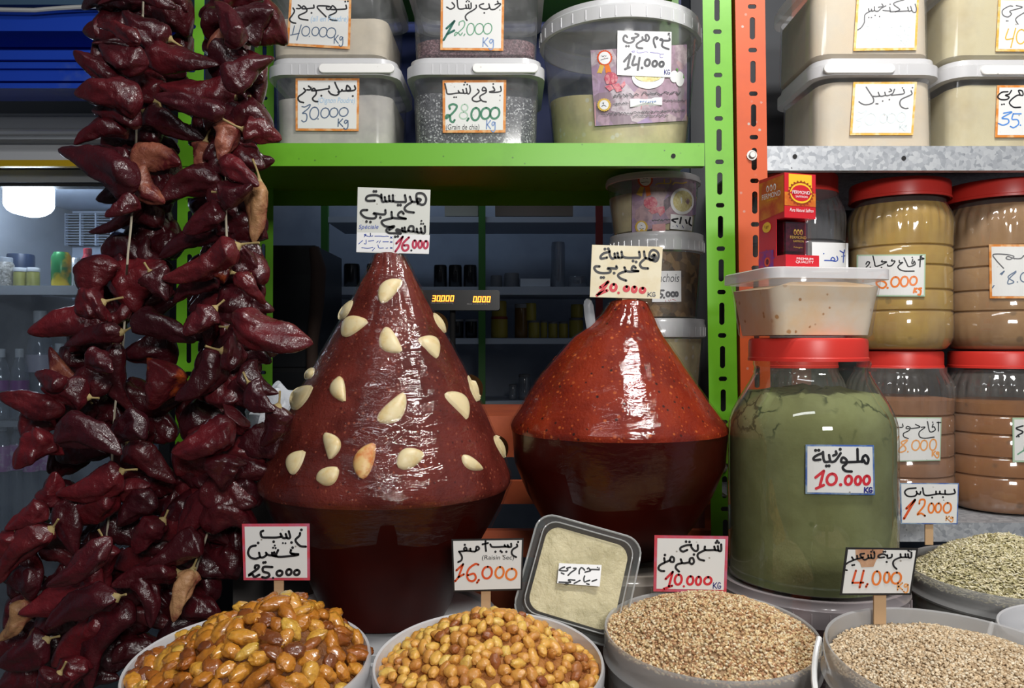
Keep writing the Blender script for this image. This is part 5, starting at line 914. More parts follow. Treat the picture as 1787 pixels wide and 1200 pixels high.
def pepper(bx, by, tx_, ty_, wpx, Y, m, label, group=None, stem=True, seed=0, dY=0.):
    r = random.Random(seed); lx, ly = (tx_-bx)*.07, (ty_-by)*.07; A = P(bx-lx, by-ly, Y); T = P(tx_+lx, ty_+ly, Y+dY); ax = T-A; L = np.linalg.norm(ax)
    if L < wpx/F*Y*1.05: T = T+np.array([0, -.035 if dY == 0 else 0, 0]); ax = T-A; L = np.linalg.norm(ax)
    d = ax/L; vw = np.array([0, 1., 0]); wpx = wpx*1.16; s1 = np.cross(d, vw); s1 /= np.linalg.norm(s1); s2 = np.cross(d, s1); R = wpx/2/F*Y
    bend = r.uniform(-.16, .16)*L; bend2 = r.uniform(-.05, .09)*L; ph = [r.uniform(0, 2*PI) for _ in range(8)]; nR, m_ = 40, 32; rings = []; fold = r.uniform(.10, .34); fth = r.uniform(0, 2*PI); shoulder = r.uniform(.10, .20); pw = r.uniform(1.35, 2.3); pw = 5. if wpx > 50 and tx_ > 530 else pw; flat = r.uniform(.62, .85); tw = r.uniform(-.8, .8)
    for i in range(nR):
        s_ = i/(nR-1); c = A+ax*s_+s1*bend*math.sin(PI*s_)+s2*bend2*math.sin(PI*s_)
        pr_ = min(1., (s_/shoulder+.02))**.6*max(0., 1-s_**pw)**.72+.045*(1 if s_ < .98 else .4); ring = []
        for j in range(m_):
            a = 2*PI*j/m_; q = pr_
            q *= 1+.13*math.sin(2*a+ph[0]+3*s_)+.09*math.sin(3*a+ph[1]-5*s_)+.05*math.sin(5*a+ph[2]+9*s_)
            q *= 1-fold*math.exp(-((math.remainder(a-fth-tw*s_, 2*PI))/.38)**2)*math.sin(PI*min(1, s_*1.1))
            q *= 1+.24*noise.noise(Vector((math.cos(a)*1.2+seed, math.sin(a)*1.2, s_*4.0)))+.17*(.22-abs(noise.noise(Vector((math.cos(a)*2.2+seed, math.sin(a)*2.2, s_*4.5+7)))))+.10*(.2-abs(noise.noise(Vector((math.cos(a)*4.5+seed, math.sin(a)*4.5, s_*11)))))
            ring.append(c+R*q*(s1*math.cos(a)+s2*flat*math.sin(a)))
        rings.append(np.array(ring))
    o = MB(); o.loft(rings); ob = o.build('dried_pepper', m, auto=False); tag(ob, label, 'dried pepper', group)
    if stem and seed % 5 in (0, 2):
        st = MB(); k = r.uniform(.35, .9)*.016; sd = -d+s1*r.uniform(-.8, .8)-vw*r.uniform(.1, .7); pts = [A+d*.004]+[A-d*k*u+sd*k*u*u*.8 for u in (.2, .45, .7, 1.)]
        st.tube(pts, [.0036, .0020, .0013, .0012, .0015], 7)
        cal = [A+d*.003+.40*R*(s1*math.cos(a)+s2*flat*math.sin(a)) for a in np.arange(8)*PI/4]; cal2 = [A-d*.003+.12*R*(s1*math.cos(a)+s2*math.sin(a)) for a in np.arange(8)*PI/4]; st.loft([np.array(cal), np.array(cal2)])
        st.build('stem', STEM, ob)
    return ob
LL, LR, LH = ('dried dark red pepper tied in the long left-hand cluster', 'dark red peppers of the left cluster'), ('dried dark red pepper tied in the cluster beside the clove-studded cone', 'dark red peppers of the right cluster'), ('dried dark red pepper low in the spreading heap beside the amber raisins', 'dark red peppers of the low heap')
TR = [ # base x, y, tip x, y, width, cluster, material, own label
 (300,12,178,8,28,0,PEP,0),(292,66,218,22,42,0,PEP,0),(240,72,173,47,28,0,PEP,0),(255,92,166,76,24,0,PEP,0),(208,138,133,92,40,0,PEP,0),(252,112,178,80,46,0,PEP,0),(272,172,222,118,52,0,PEPR,'blunt round red pepper high in the left-hand cluster'),(242,178,136,164,48,0,PEP,0),(258,95,375,112,42,0,PEP,0),(408,168,285,150,50,1,PEPR,'wide rosy dried pepper lying across the top of the two clusters'),(385,196,275,170,32,0,PEP,0),(258,198,355,244,40,0,PEPD,0),(242,214,165,194,36,0,PEP,0),(218,224,134,250,38,0,PEP,0),(233,288,310,284,50,0,PEPB,'bleached tan and red pepper in the middle of the left cluster'),(232,322,110,264,60,0,PEP,'large pointed pepper sticking out left in front of the fridge header'),(228,282,148,262,34,0,PEP,0),(234,300,284,352,44,0,PEPB,'patchy brown pepper hanging beside the tan bleached one'),(236,346,186,376,32,0,PEP,0),(243,352,160,402,26,0,PEPD,'dark pepper with a blackened tip pointing at the fridge vent'),
 (412,78,378,6,42,1,PEP,0),(422,62,474,18,48,1,PEPD,0),(372,66,424,108,46,1,PEPB,0),(398,150,474,104,42,1,PEP,0),(402,186,458,186,42,1,PEPD,0),(396,214,383,276,38,1,PEPB,'pale pink bleached pepper hanging in the right cluster'),(428,226,488,242,36,1,PEP,0),(422,268,476,280,38,1,PEPD,0),(388,282,448,322,36,1,PEPR,'smooth rosy pepper pointing down at the green shelf'),(358,250,348,300,34,1,PEPB,0),(382,318,278,354,50,1,PEP,0),(386,334,438,322,44,1,PEPD,0),(418,322,404,388,54,1,PEP,0),(388,364,324,404,40,1,PEP,0),(452,322,444,418,36,1,PEPT,'tan yellowed pepper hanging down at the right of its cluster'),(398,400,285,447,32,1,PEP,0),(408,432,290,484,50,1,PEP,0),(412,428,462,488,46,1,PEP,0),(374,482,306,526,40,1,PEP,0),(400,474,362,462,34,1,PEPO,'small crumpled pepper with an orange patch in the right cluster'),
 (198,502,284,460,72,0,PEPR,'big round shiny pepper in the middle of the left cluster'),(264,478,290,522,44,0,PEPD,0),(182,450,170,532,50,0,PEP,0),(186,556,56,578,52,0,PEPR,'shiny pepper pointing left across the bottles in the fridge'),(178,528,134,545,48,0,PEP,0),(226,536,156,562,28,0,PEP,0),(208,580,118,602,36,0,PEP,0),(238,555,336,592,44,0,PEPD,0),(408,506,366,600,50,1,PEP,'upright wrinkled pepper hanging in front of the green post'),(372,540,324,582,46,1,PEP,0),(413,552,538,597,44,1,PEPR,'long reddish pepper pointing right towards the cones'),(404,574,490,608,32,1,PEP,0),(414,480,460,528,30,1,PEP,0),(438,484,456,526,20,1,PEPD,0),(390,612,430,620,50,1,PEP,0),(378,618,310,694,50,1,PEPD,0),(204,604,232,714,38,0,PEP,'slim pepper hanging straight down in the left cluster'),(158,620,194,648,42,0,PEP,0),(194,654,100,732,48,0,PEP,'large smooth pepper pointing down left above the low heap'),(150,692,76,678,44,0,PEP,0),(106,716,2,691,40,0,PEP,'pepper whose tip reaches the left edge of the photo'),(146,682,90,610,34,0,PEPB,'curled pale pink pepper standing up in front of the bottles'),(108,672,64,652,28,0,PEP,0),(302,640,262,710,54,0,PEPO,'dark pepper with an orange tip between the two clusters'),(396,708,391,644,56,1,PEP,0),(426,640,482,684,40,1,PEPD,0),(438,672,478,714,40,1,PEPD,0),(404,742,306,787,52,1,PEPR,'rosy pointed pepper pointing left in the right cluster'),(414,722,392,752,46,1,PEP,0),(484,712,458,775,46,1,PEPD,0),(252,736,198,766,44,0,PEPD,0),(86,724,42,764,46,0,PEPR,'crumpled shiny pepper at the left above the low heap'),
 (92,765,28,814,54,2,PEPR,0),(104,752,206,790,54,2,PEP,0),(228,775,302,838,44,2,PEP,0),(398,796,388,850,54,1,PEPD,0),(206,824,104,860,44,2,PEPR,0),(194,850,108,902,54,2,PEPR,'bright red pepper lying under another in the low heap'),(234,838,242,890,48,2,PEP,0),(86,872,96,826,40,2,PEPR,0),(78,884,12,922,38,2,PEPR,0),(84,928,0,1012,48,2,PEP,0),(120,868,130,962,44,2,PEP,0),(188,944,88,1018,40,2,PEP,0),(182,952,180,1034,50,2,PEPR,0),(168,998,40,1067,50,2,PEPR,'long glossy pepper lying across the low heap'),(198,1044,86,1094,44,2,PEP,0),(188,1084,96,1158,58,2,PEPR,0),(222,1056,160,1196,54,2,PEP,0),(304,1000,200,1022,44,2,PEPD,0),(392,858,318,948,48,1,PEP,0),(334,998,304,1080,34,2,PEPT,0),(42,1052,0,1114,34,2,PEPT,'tan pepper at the left edge low in the heap'),(64,1020,4,1000,44,2,PEPD,0),(78,1118,0,1158,48,2,PEP,0),(64,1176,0,1198,44,2,PEP,0),(102,1176,72,1210,40,2,PEPD,0),(142,1150,108,1212,44,2,PEPR,0),(262,860,208,915,46,2,PEPD,0),(282,910,238,962,46,2,PEP,0),(348,940,262,985,44,2,PEPD,0),(30,930,8,985,40,2,PEPR,0),(238,1010,262,1090,44,2,PEPD,0)]
used = {0: 0, 1: 0, 2: 0}
for k, (a, c_, e, g, wd, cl, m, own) in enumerate(TR):
    Y = 1.0+.035*math.sin(k*2.4)-(.03 if cl == 2 else 0)
    if a > 430 and c_ > 650: Y = .945
    if e > 530: Y = .955
    if cl == 2 and a > 215: Y = 1.0
    lab, grp = (LL, LR, LH)[cl]
    pepper(a, c_, e, g, wd, Y, m, own or lab, 'dried pepper clusters' if own else grp, True, k+1, random.Random(k).uniform(-.02, .02))
# the peppers behind, deeper in each cluster
rr_ = random.Random(99)
def axis_(y, tab):
    ys = [q[0] for q in tab]; return np.interp(y, ys, [q[1] for q in tab]), np.interp(y, ys, [q[2] for q in tab])
TA = [(0, 250, 60), (300, 232, 48), (400, 240, 34), (500, 222, 50), (700, 195, 84), (850, 185, 110), (1000, 165, 130), (1200, 130, 130)]; TB = [(0, 408, 48), (200, 405, 40), (400, 392, 42), (600, 400, 46), (780, 402, 56), (900, 372, 66), (1000, 340, 70), (1080, 320, 50)]
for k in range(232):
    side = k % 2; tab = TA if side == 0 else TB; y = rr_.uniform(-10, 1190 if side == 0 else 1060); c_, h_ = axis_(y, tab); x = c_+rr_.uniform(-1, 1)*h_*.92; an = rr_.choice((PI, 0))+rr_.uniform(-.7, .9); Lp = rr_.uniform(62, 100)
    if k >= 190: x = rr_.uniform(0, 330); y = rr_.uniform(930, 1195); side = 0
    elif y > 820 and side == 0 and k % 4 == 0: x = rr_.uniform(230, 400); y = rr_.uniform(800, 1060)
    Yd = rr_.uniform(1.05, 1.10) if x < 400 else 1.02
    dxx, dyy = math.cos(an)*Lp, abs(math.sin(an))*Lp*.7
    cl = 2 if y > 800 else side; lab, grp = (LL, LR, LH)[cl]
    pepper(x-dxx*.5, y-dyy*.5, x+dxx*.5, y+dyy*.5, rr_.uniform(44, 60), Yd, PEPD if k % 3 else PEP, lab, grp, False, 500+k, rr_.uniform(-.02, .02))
TW = M('twine', (.45, .40, .30), .8)
for (lab, pts) in (('pale twine carrying the long left-hand pepper cluster', [(252,-260),(250,0),(240,200),(233,330),(228,400),(222,460),(215,600),(200,720),(190,900),(170,1050)]), ('pale twine carrying the right-hand pepper cluster', [(402,-260),(400,0),(396,200),(393,300),(396,420),(402,470),(400,600),(398,760),(370,900),(340,1000)])):
    b = MB(); q = smooth_path(pts, 5); b.tube([P(x, y, 1.0+(.03 if y < 300 or y > 480 else -.02)) for x, y in q], .0014, 6); tag(b.build('twine', TW), lab, 'twine')
b = MB(); b.tube([P(60, -262, 1.03), P(560, -262, 1.03)], .009, 10); b.tube([P(95, -262, 1.03), (P(95, -262, 1.03)[0], 1.27, P(95, -262, 1.03)[2])], .007, 8); b.tube([P(470, -262, 1.03), (P(470, -262, 1.03)[0], 1.277, P(470, -262, 1.03)[2])], .007, 8); tag(b.build('hanging_rail', STEEL), 'steel rail above the picture from which the pepper clusters hang', 'rail')
# ------------------------------------------------------------------ fridge, blue shutter at the left
FY = 2.2; BY = 4.05
def pbox(b, x0, y0, x1, y1, Y, d): p, q = P(x0, y1, Y), P(x1, y0, Y); b.box((p[0], Y, p[2]), (q[0], Y+d, q[2]))
def simple(name, x0, y0, x1, y1, Y, d, m, parent):
    b = MB(); pbox(b, x0, y0, x1, y1, Y, d); return b.build(name, m, parent, smooth=False)
FW = M('fridge_white', (.55, .57, .60), .35); FG = M('fridge_grey', (.30, .32, .35), .4); FS = M('fridge_silver', (.62, .64, .66), .22, metal=.7); FYL = M('yellow_strip', (.55, .36, .01), .4); FIN = M('fridge_liner', (.46, .53, .65), .4); FDK = M('fridge_gasket', (.02, .022, .026), .5); WIRE = M('fridge_wire', (.5, .52, .55), .3, metal=.5)
fr = thing('display_fridge', 'glass-door drinks fridge with lit interior behind the left pepper cluster', 'fridge', (-1.25, 2.5, 0))
xl, xr = P(-90, 0, FY)[0], P(296, 0, FY)[0]; zt = P(0, 292, FY)[2]; zb = .12
b = MB(); b.loft([np.array([(xl, y, z), (xr, y, z), (xr, y+.02, z), (xl, y+.02, z)]) for (y, z) in ()] or [np.array([(xl, 2.05, P(0, 243, 2.05)[2]), (xr, 2.05, P(0, 243, 2.05)[2]), (xr, 2.85, P(0, 243, 2.05)[2]), (xl, 2.85, P(0, 243, 2.05)[2])]), np.array([(xl, 2.06, P(0, 228, 2.05)[2]), (xr, 2.06, P(0, 228, 2.05)[2]), (xr, 2.85, P(0, 228, 2.05)[2]), (xl, 2.85, P(0, 228, 2.05)[2])]), np.array([(xl, 2.10, P(0, 195, 2.05)[2]), (xr, 2.10, P(0, 195, 2.05)[2]), (xr, 2.85, P(0, 195, 2.05)[2]), (xl, 2.85, P(0, 195, 2.05)[2])]), np.array([(xl, 2.18, P(0, 172, 2.05)[2]), (xr, 2.18, P(0, 172, 2.05)[2]), (xr, 2.85, P(0, 172, 2.05)[2]), (xl, 2.85, P(0, 172, 2.05)[2])])])
b.build('header', FG, fr)
b = MB(); b.tube([(xl, 2.052, P(0, 231, 2.05)[2]), (xr, 2.052, P(0, 231, 2.05)[2])], .011, 12); b.build('trim_bar', FS, fr)
simple('header_panel', -90, 243, 296, 279, 2.10, .75, FW, fr); simple('yellow_strip', -90, 279, 296, 290, 2.10, .02, FYL, fr)
simple('door_frame', -90, 296, 296, 318, FY, .05, FG, fr); simple('gasket', -90, 318, 296, 325, FY+.01, .04, FDK, fr)
zt2 = P(0, 290, FY)[2]
b = MB(); b.box((xl, 2.82, zb), (xr, 2.85, zt2)); b.build('back_liner', FIN, fr, smooth=False)
b = MB(); b.box((xl, 2.25, zt2-.02), (xr, 2.82, zt2)); b.build('top_liner', FIN, fr, smooth=False)
b = MB(); b.box((xr-.03, FY, zb), (xr, 2.85, zt2)); b.build('side_panel', FDK, fr, smooth=False)
b = MB(); b.box((xl-.03, FY, 0), (xl, 2.85, zt2)); b.build('side_panel', FG, fr, smooth=False)
b = MB(); b.box((xl, FY, 0), (xr, 2.85, zb)); b.build('plinth', FDK, fr, smooth=False)
b = MB(); pbox(b, -90, 325, 276, 1600, FY+.012, .006); b.build('door_glass', Mclear('door_glass', (.88, .92, .96), .05, (.55, .62, .70), .04, .6, base=.05, blotch=(7, .4, .7, .14)), fr, smooth=False)
# shelves: y of the front edge in the photograph
SY = 2.30
for (y0, y1, m) in ((498, 514, FW), (735, 745, WIRE), (962, 972, WIRE)):
    z1, z0_ = P(0, y0, SY)[2], P(0, y1, SY)[2]; b = MB(); b.box((xl+.005, SY, z0_), (xr-.035, SY+.012, z1))
    if m is FW: b.box((xl+.005, SY+.012, z1-.006), (xr-.035, 2.80, z1))
    else:
        for k in range(34): xx = xl+.02+k*(xr-xl-.06)/33; b.box((xx, SY+.012, z1-.004), (xx+.003, 2.80, z1))
    b.build('shelf', m, fr, smooth=False)
LAMP = M('lit_lamp', (.9, .95, 1), .5, emit=((.88, .94, 1.), 26.0))
b = MB(); pts = [(5, 320), (72, 320), (78, 325), (78, 355)]+[(78-(1-math.cos(a))*36, 355+20*math.sin(a)) for a in np.linspace(.2, PI-.2, 8)]+[(5, 355)]
b.loft([np.array([P(x, y, 2.26) for x, y in pts]), np.array([P(x, y, 2.26)+np.array([0, .05, 0]) for x, y in pts])]); b.build('lamp', LAMP, fr, smooth=False)
b = MB(); b.tube([P(-80, 432, 2.78), P(96, 433, 2.78)], .012, 10); b.build('reflection_strip', M('reflection_glow', (.9, .95, 1), .5, emit=((.85, .93, 1.), 14.0)), fr)  # glowing tube stands in for a strip of reflected light
b = MB(); pbox(b, 85, 372, 195, 428, 2.79, .028); b.build('vent_back', FDK, fr, smooth=False)
b = MB()
for k in range(12): pbox(b, 85, 373+k*4.7, 195, 374.2+k*4.7, 2.775, .016)
for x in (85, 111, 138, 165, 192): pbox(b, x, 372, x+3, 428, 2.772, .018)
b.build('vent_grille', FIN, fr, smooth=False)
def lathe_thing(name, label, cat, px, ybase, Y, rpx, prof, m, group=None, parts=(), n=24):
    """PROF: (radius share, y above the base in px); PARTS: (name, profile, material)"""
    c = P(px, CY+(ybase-CY)*(2.30 if Y < 3 else BY)/Y, Y); k = Y/F; mk = lambda pf: [(max(r*rpx*k, .0004), c[2]+y*k+.0006) for r, y in pf]
    if not parts:
        b = MB(); b.lathe(mk(prof), c[0], Y, n); return tag(b.build(name, m), label, cat, group)
    t = thing(name, label, cat, c, group); b = MB(); b.lathe(mk(prof), c[0], Y, n); b.build('body', m, t)
    for (nm, pf, mm) in parts: b = MB(); b.lathe(mk(pf), c[0], Y, n); b.build(nm, mm, t)
    return t
SB = 2.36
lathe_thing('drink_can', 'green and yellow drink can on the top fridge shelf', 'can', 107, 498, SB, 16, [(.85, 0), (1, 3), (1, 52), (.8, 58), (.75, 60)], M('can_art', (.02, .22, .06), .3, metal=.2, var=((.65, .48, .02), 7, .47, .53)))
lathe_thing('drink_bottle', 'red drink bottle on the top fridge shelf beside the peppers', 'bottle', 153, 498, SB, 14, [(.9, 0), (1, 3), (1, 40), (.5, 54), (.45, 60)], M('red_bottle', (.40, .02, .04), .3), None, [('cap', [(.5, 58), (.5, 66), (.4, 67)], M('red_cap', (.5, .03, .05), .35))])
lathe_thing('drink_can', 'silver grey can between the green can and the red bottle', 'can', 131, 498, SB+.10, 10, [(.9, 0), (1, 3), (1, 50), (.8, 54)], FS)
OLV = M('olive_jar', (.30, .29, .08), .3)
for px, lab in ((35, 'left small white-lidded jar on the top fridge shelf'), (58, 'right small white-lidded jar on the top fridge shelf')): lathe_thing('small_jar', lab, 'jar', px, 498, SB, 10.5, [(.95, 0), (1, 2), (1, 24), (.9, 27)], OLV, 'small jars in the fridge', [('lid', [(1, 26), (1.02, 27), (1.02, 32), (.95, 33)], FW)])
lathe_thing('glass_jar', 'speckled glass jar at the left end of the top fridge shelf', 'jar', 6, 498, SB, 17, [(.95, 0), (1, 3), (1, 38), (.8, 44)], M('speckled_jar', (.35, .33, .30), .3, vor=(200, [(0, (.14, .13, .11)), (1, (.5, .48, .44))])), None, [('lid', [(.85, 43), (.85, 50), (.8, 51)], FG)])
lathe_thing('tub', 'dark blue tub behind the small jars in the fridge', 'tub', 36, 498, SB+.12, 22, [(.9, 0), (1, 3), (1, 58), (.95, 61)], M('dark_blue_tub', (.02, .035, .08), .4))
WAT = Mclear('water_bottle', (.88, .92, .96), .16, (.6, .66, .74), .05, .6, base=.08); PNK = M('purple_band', (.24, .02, .26), .4); WCAP = M('bottle_cap', (.62, .65, .68), .4); WLAB = M('bottle_label', (.50, .48, .58), .4)
bp = [(.9, 0), (1, 3), (1, 40), (.92, 44), (1, 48), (1, 72), (.75, 92), (.36, 106), (.36, 112)]
for (px, yb, Y, sc, lab, big) in ((34, 735, 2.36, 1., 'small water bottle with purple band, middle of the second fridge shelf', 0), (2, 735, 2.36, 1., 'small water bottle with purple band at the left end of the second fridge shelf', 0), (70, 735, 2.45, 1.5, 'large water bottle with round label behind the small ones', 1), (104, 735, 2.42, 1.05, 'water bottle beside the large labelled one in the fridge', 0), (140, 735, 2.45, 1.4, 'large water bottle half hidden by the shiny pepper', 1), (186, 735, 2.42, 1.1, 'water bottle glimpsed between the peppers on the second shelf', 0)):
    sq = [(r, y*sc*1.02) for r, y in bp]; rp = 15*sc
    lathe_thing('water_bottle', lab, 'bottle', px, yb, Y, rp, sq, WAT, 'water bottles in the fridge', [('cap', [(.46, 108*sc), (.46, 122*sc), (.4, 123*sc)], WCAP), ('label', [(1.02, 50*sc), (1.02, 68*sc)] if not big else [(1.02, 52*sc), (1.02, 72*sc)], PNK if not big else WLAB)])
for k, px in enumerate((5, 30, 55, 82, 110)):
    lathe_thing('water_bottle', 'pink-labelled water bottle on the lowest fridge shelf in view', 'bottle', px, 962, 2.38+.02*(k % 2), 13, [(.9, 0), (1, 3), (1, 150), (.7, 185), (.36, 196), (.36, 202)], WAT, 'pink-labelled bottles on the lowest shelf', [('label', [(1.02, 128), (1.02, 170), (.9, 172)], M('pink_label', (.42, .16, .40), .4, var=((.6, .5, .62), 40, .45, .6)) if k == 0 else bpy.data.materials['pink_label']), ('cap', [(.46, 198), (.46, 211)], WCAP)])
# blue shutter above
BLU = M('blue_paint', (.016, .075, .60), .38, var=((.10, .17, .5), 9, .58, .78), bump=(30, .1, .002))
sh = thing('blue_shutter', 'bright blue ridged metal shutter housing above the fridge', 'shutter', (P(100, 0, 1.9)[0], 1.95, P(0, 155, 1.9)[2]))
x0_, x1_ = P(-80, 0, 1.9)[0], P(330, 0, 1.9)[0]
def ridge(name, ya, yb, Y, d): 
    b = MB(); b.box((x0_, Y, P(0, yb, Y)[2]), (x1_, Y+d, P(0, ya, Y)[2])); b.build(name, BLU, sh, smooth=False)
ridge('slat', 18, 54, 1.86, .10); ridge('slat', 88, 104, 1.88, .08); ridge('slat', 108, 119, 1.89, .08); ridge('slat', 122, 141, 1.90, .08); ridge('slat', 145, 154, 1.88, .10); ridge('back_sheet', -60, 150, 1.98, .02)
b = MB(); b.box((x0_, 1.84, P(0, 8, 1.84)[2]), (x1_, 1.98, P(0, -70, 1.84)[2])); b.build('housing', M('dull_blue', (.06, .12, .20), .5), sh, smooth=False)
b = MB(); b.tube([P(x, y, 1.835) for x, y in ((-80, 18), (0, 17), (60, 18), (110, 14), (150, 12), (200, 11), (330, 10))], .005, 8); tag(b.build('cable', M('white_cable', (.62, .62, .60), .4)), 'white cable running along the top of the blue shutter', 'cable')
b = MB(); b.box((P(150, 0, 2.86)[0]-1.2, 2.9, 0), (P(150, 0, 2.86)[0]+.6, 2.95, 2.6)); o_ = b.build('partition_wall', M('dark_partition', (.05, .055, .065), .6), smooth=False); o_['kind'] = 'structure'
# ------------------------------------------------------------------ back of the shop
BY = 4.05
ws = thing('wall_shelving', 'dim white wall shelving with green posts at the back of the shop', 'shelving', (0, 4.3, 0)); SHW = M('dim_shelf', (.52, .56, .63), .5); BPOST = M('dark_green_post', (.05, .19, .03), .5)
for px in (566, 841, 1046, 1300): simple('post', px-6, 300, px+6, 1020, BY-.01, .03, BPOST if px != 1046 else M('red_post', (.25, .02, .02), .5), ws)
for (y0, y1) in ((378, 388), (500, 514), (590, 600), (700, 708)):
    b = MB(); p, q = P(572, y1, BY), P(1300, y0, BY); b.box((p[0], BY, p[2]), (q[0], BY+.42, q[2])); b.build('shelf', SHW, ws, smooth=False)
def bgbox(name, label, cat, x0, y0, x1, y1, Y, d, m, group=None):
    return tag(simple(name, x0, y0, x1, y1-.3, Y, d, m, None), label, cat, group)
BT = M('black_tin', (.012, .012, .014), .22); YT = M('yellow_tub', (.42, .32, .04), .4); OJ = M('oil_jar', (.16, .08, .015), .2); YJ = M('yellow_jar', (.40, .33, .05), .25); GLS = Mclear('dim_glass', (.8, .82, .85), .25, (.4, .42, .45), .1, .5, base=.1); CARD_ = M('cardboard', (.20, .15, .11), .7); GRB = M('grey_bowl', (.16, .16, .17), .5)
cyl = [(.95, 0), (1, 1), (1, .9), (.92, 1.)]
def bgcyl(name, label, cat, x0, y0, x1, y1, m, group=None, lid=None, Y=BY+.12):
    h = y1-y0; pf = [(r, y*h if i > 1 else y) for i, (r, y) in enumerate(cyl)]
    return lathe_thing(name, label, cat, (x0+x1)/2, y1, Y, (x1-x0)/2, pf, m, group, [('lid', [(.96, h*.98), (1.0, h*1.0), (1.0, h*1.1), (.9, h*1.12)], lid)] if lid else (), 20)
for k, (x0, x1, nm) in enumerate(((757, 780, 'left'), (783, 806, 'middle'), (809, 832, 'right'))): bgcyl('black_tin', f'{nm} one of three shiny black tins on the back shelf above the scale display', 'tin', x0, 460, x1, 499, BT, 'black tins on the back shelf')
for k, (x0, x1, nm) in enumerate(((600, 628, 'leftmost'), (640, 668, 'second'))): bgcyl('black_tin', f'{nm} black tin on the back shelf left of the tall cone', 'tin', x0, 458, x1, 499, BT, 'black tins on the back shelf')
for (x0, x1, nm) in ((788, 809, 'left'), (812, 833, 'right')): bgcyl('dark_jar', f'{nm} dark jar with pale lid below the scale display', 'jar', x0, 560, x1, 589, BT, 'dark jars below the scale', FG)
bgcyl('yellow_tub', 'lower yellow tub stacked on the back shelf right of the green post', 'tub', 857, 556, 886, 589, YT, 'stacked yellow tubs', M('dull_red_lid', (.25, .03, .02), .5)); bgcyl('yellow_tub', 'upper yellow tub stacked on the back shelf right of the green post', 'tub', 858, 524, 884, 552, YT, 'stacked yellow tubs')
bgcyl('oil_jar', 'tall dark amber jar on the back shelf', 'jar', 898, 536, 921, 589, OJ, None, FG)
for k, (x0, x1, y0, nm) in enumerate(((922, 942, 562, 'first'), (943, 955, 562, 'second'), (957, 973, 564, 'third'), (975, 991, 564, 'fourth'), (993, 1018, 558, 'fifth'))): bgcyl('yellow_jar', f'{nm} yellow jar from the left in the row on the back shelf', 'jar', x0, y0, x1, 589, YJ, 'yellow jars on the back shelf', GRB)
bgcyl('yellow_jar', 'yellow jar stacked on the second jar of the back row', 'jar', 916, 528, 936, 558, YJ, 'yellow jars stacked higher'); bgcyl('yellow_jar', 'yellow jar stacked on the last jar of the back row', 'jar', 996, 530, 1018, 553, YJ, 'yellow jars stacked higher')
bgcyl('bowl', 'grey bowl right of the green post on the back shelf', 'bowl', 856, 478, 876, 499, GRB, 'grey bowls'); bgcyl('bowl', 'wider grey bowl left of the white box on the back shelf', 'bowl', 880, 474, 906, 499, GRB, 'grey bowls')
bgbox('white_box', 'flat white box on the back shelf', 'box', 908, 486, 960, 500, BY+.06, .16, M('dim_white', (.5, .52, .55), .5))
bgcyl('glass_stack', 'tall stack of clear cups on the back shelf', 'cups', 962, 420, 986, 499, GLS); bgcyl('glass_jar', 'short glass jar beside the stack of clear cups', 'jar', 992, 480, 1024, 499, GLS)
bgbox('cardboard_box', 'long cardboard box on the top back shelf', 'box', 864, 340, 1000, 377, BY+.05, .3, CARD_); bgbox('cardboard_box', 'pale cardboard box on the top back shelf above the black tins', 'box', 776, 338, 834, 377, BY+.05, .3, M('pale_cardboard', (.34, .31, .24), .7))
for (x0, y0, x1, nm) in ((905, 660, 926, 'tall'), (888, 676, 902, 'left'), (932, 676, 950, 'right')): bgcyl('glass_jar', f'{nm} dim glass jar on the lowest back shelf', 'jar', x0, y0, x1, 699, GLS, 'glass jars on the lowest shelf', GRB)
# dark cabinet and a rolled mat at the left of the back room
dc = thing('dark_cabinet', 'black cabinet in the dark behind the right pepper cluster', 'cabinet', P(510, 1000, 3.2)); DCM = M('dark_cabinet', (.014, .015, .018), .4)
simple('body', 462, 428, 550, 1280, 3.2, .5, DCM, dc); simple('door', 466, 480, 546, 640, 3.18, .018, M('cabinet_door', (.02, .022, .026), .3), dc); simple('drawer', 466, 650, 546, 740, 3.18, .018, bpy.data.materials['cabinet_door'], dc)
b = MB(); b.tube([P(548, 432, 3.1), P(556, 470, 3.1), P(553, 530, 3.1), P(545, 600, 3.1), P(545, 1400, 3.1)], [.02, .03, .028, .022, .022], 12); tag(b.build('rolled_cloth', M('striped_cloth', (.10, .06, .045), .8)), 'rolled brown cloth leaning on the black cabinet', 'cloth')
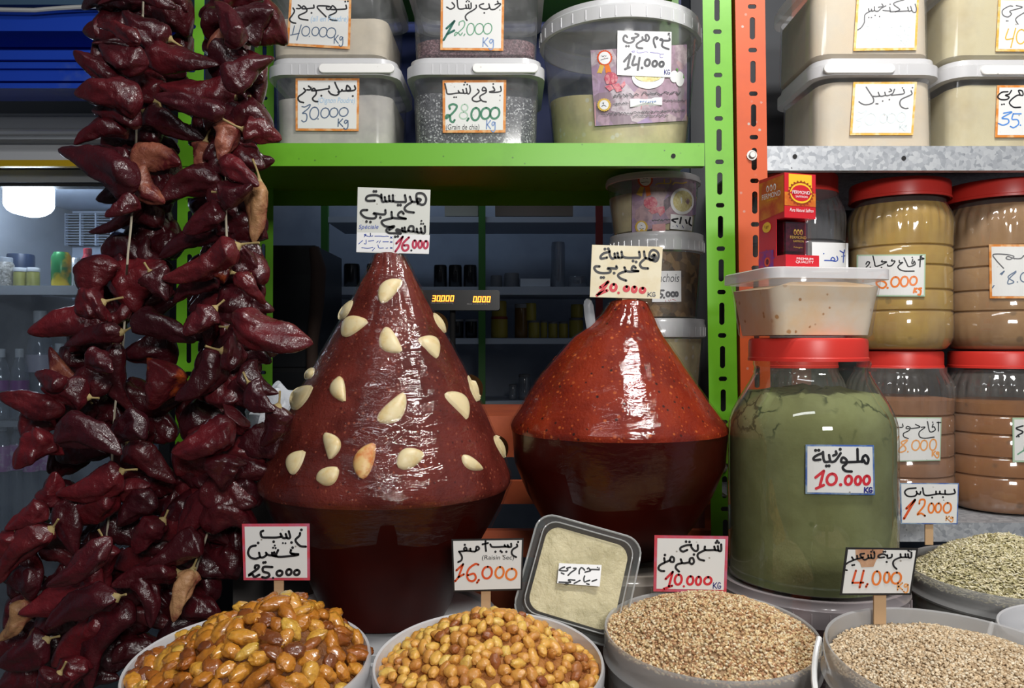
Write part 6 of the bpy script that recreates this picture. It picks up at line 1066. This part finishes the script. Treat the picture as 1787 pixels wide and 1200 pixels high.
# weighing scale display
sd = thing('scale_display', 'black shop scale display lit with orange digits 30.000 and 0.000', 'scale', P(808, 900, 1.95))
b = MB(); TLp, BRp = P(700, 506, 1.95), P(872, 541, 1.95); b.loft([rrect((TLp[0]+BRp[0])/2, (TLp[2]+BRp[2])/2, (BRp[0]-TLp[0])/2, (TLp[2]-BRp[2])/2, .006, 0)[:, [0, 2, 1]]+np.array([0, y, 0]) for y in (1.95, 2.00)]); b.build('housing', BLK, sd)
b = MB(); b.tube([P(790, 541, 1.985), P(790, 1000, 1.985)], .007, 12); b.build('pole', DARK, sd)
b = MB(); p = P(790, 1000, 1.98); b.box((p[0]-.17, 1.83, p[2]-.10), (p[0]+.17, 2.18, p[2])); b.build('base', BLK, sd, smooth=False)
SEG = {'0': 'abcdef', '3': 'abgcd'}
LED = M('led_digit', (1, .3, .03), .5, emit=((1., .30, .03), 3.2)); b = MB(); sp = s_plane(1.949)
def digit(ch, x0, y0, w_, h_):
    sl = 1.2; X = lambda u, v: (x0+u*w_+(1-v)*sl, y0+v*h_); g = {'a': [(0, 0), (1, 0)], 'b': [(1, 0), (1, .5)], 'c': [(1, .5), (1, 1)], 'd': [(0, 1), (1, 1)], 'e': [(0, .5), (0, 1)], 'f': [(0, 0), (0, .5)], 'g': [(0, .5), (1, .5)]}
    stroke_mesh(b, [[X(*q) for q in g[s_]] for s_ in SEG[ch]], [], 1.7, (0, 0), 1., sp, .0)
for k, ch in enumerate('30000'): digit(ch, 754.5+k*7.9, 516, 4.6, 9)
for k, ch in enumerate('0000'): digit(ch, 826+k*7.9, 517.5, 4.6, 9)
stroke_mesh(b, [], [(769.2, 525.5), (832.8, 527)], 1.6, (0, 0), 1., sp, .0); b.build('digits', LED, sd, smooth=False)
b = MB(); type_mesh(b, 'PRIX UNITAIRE DT/Kg', (752, 527, 791, 530.5), (0, 0), 1., sp, 0.); type_mesh(b, 'PRIX A PAYER D.T', (815, 529, 852, 532), (0, 0), 1., sp, 0.); b.build('lettering', M('grey_print', (.45, .45, .45), .5), sd, smooth=False)
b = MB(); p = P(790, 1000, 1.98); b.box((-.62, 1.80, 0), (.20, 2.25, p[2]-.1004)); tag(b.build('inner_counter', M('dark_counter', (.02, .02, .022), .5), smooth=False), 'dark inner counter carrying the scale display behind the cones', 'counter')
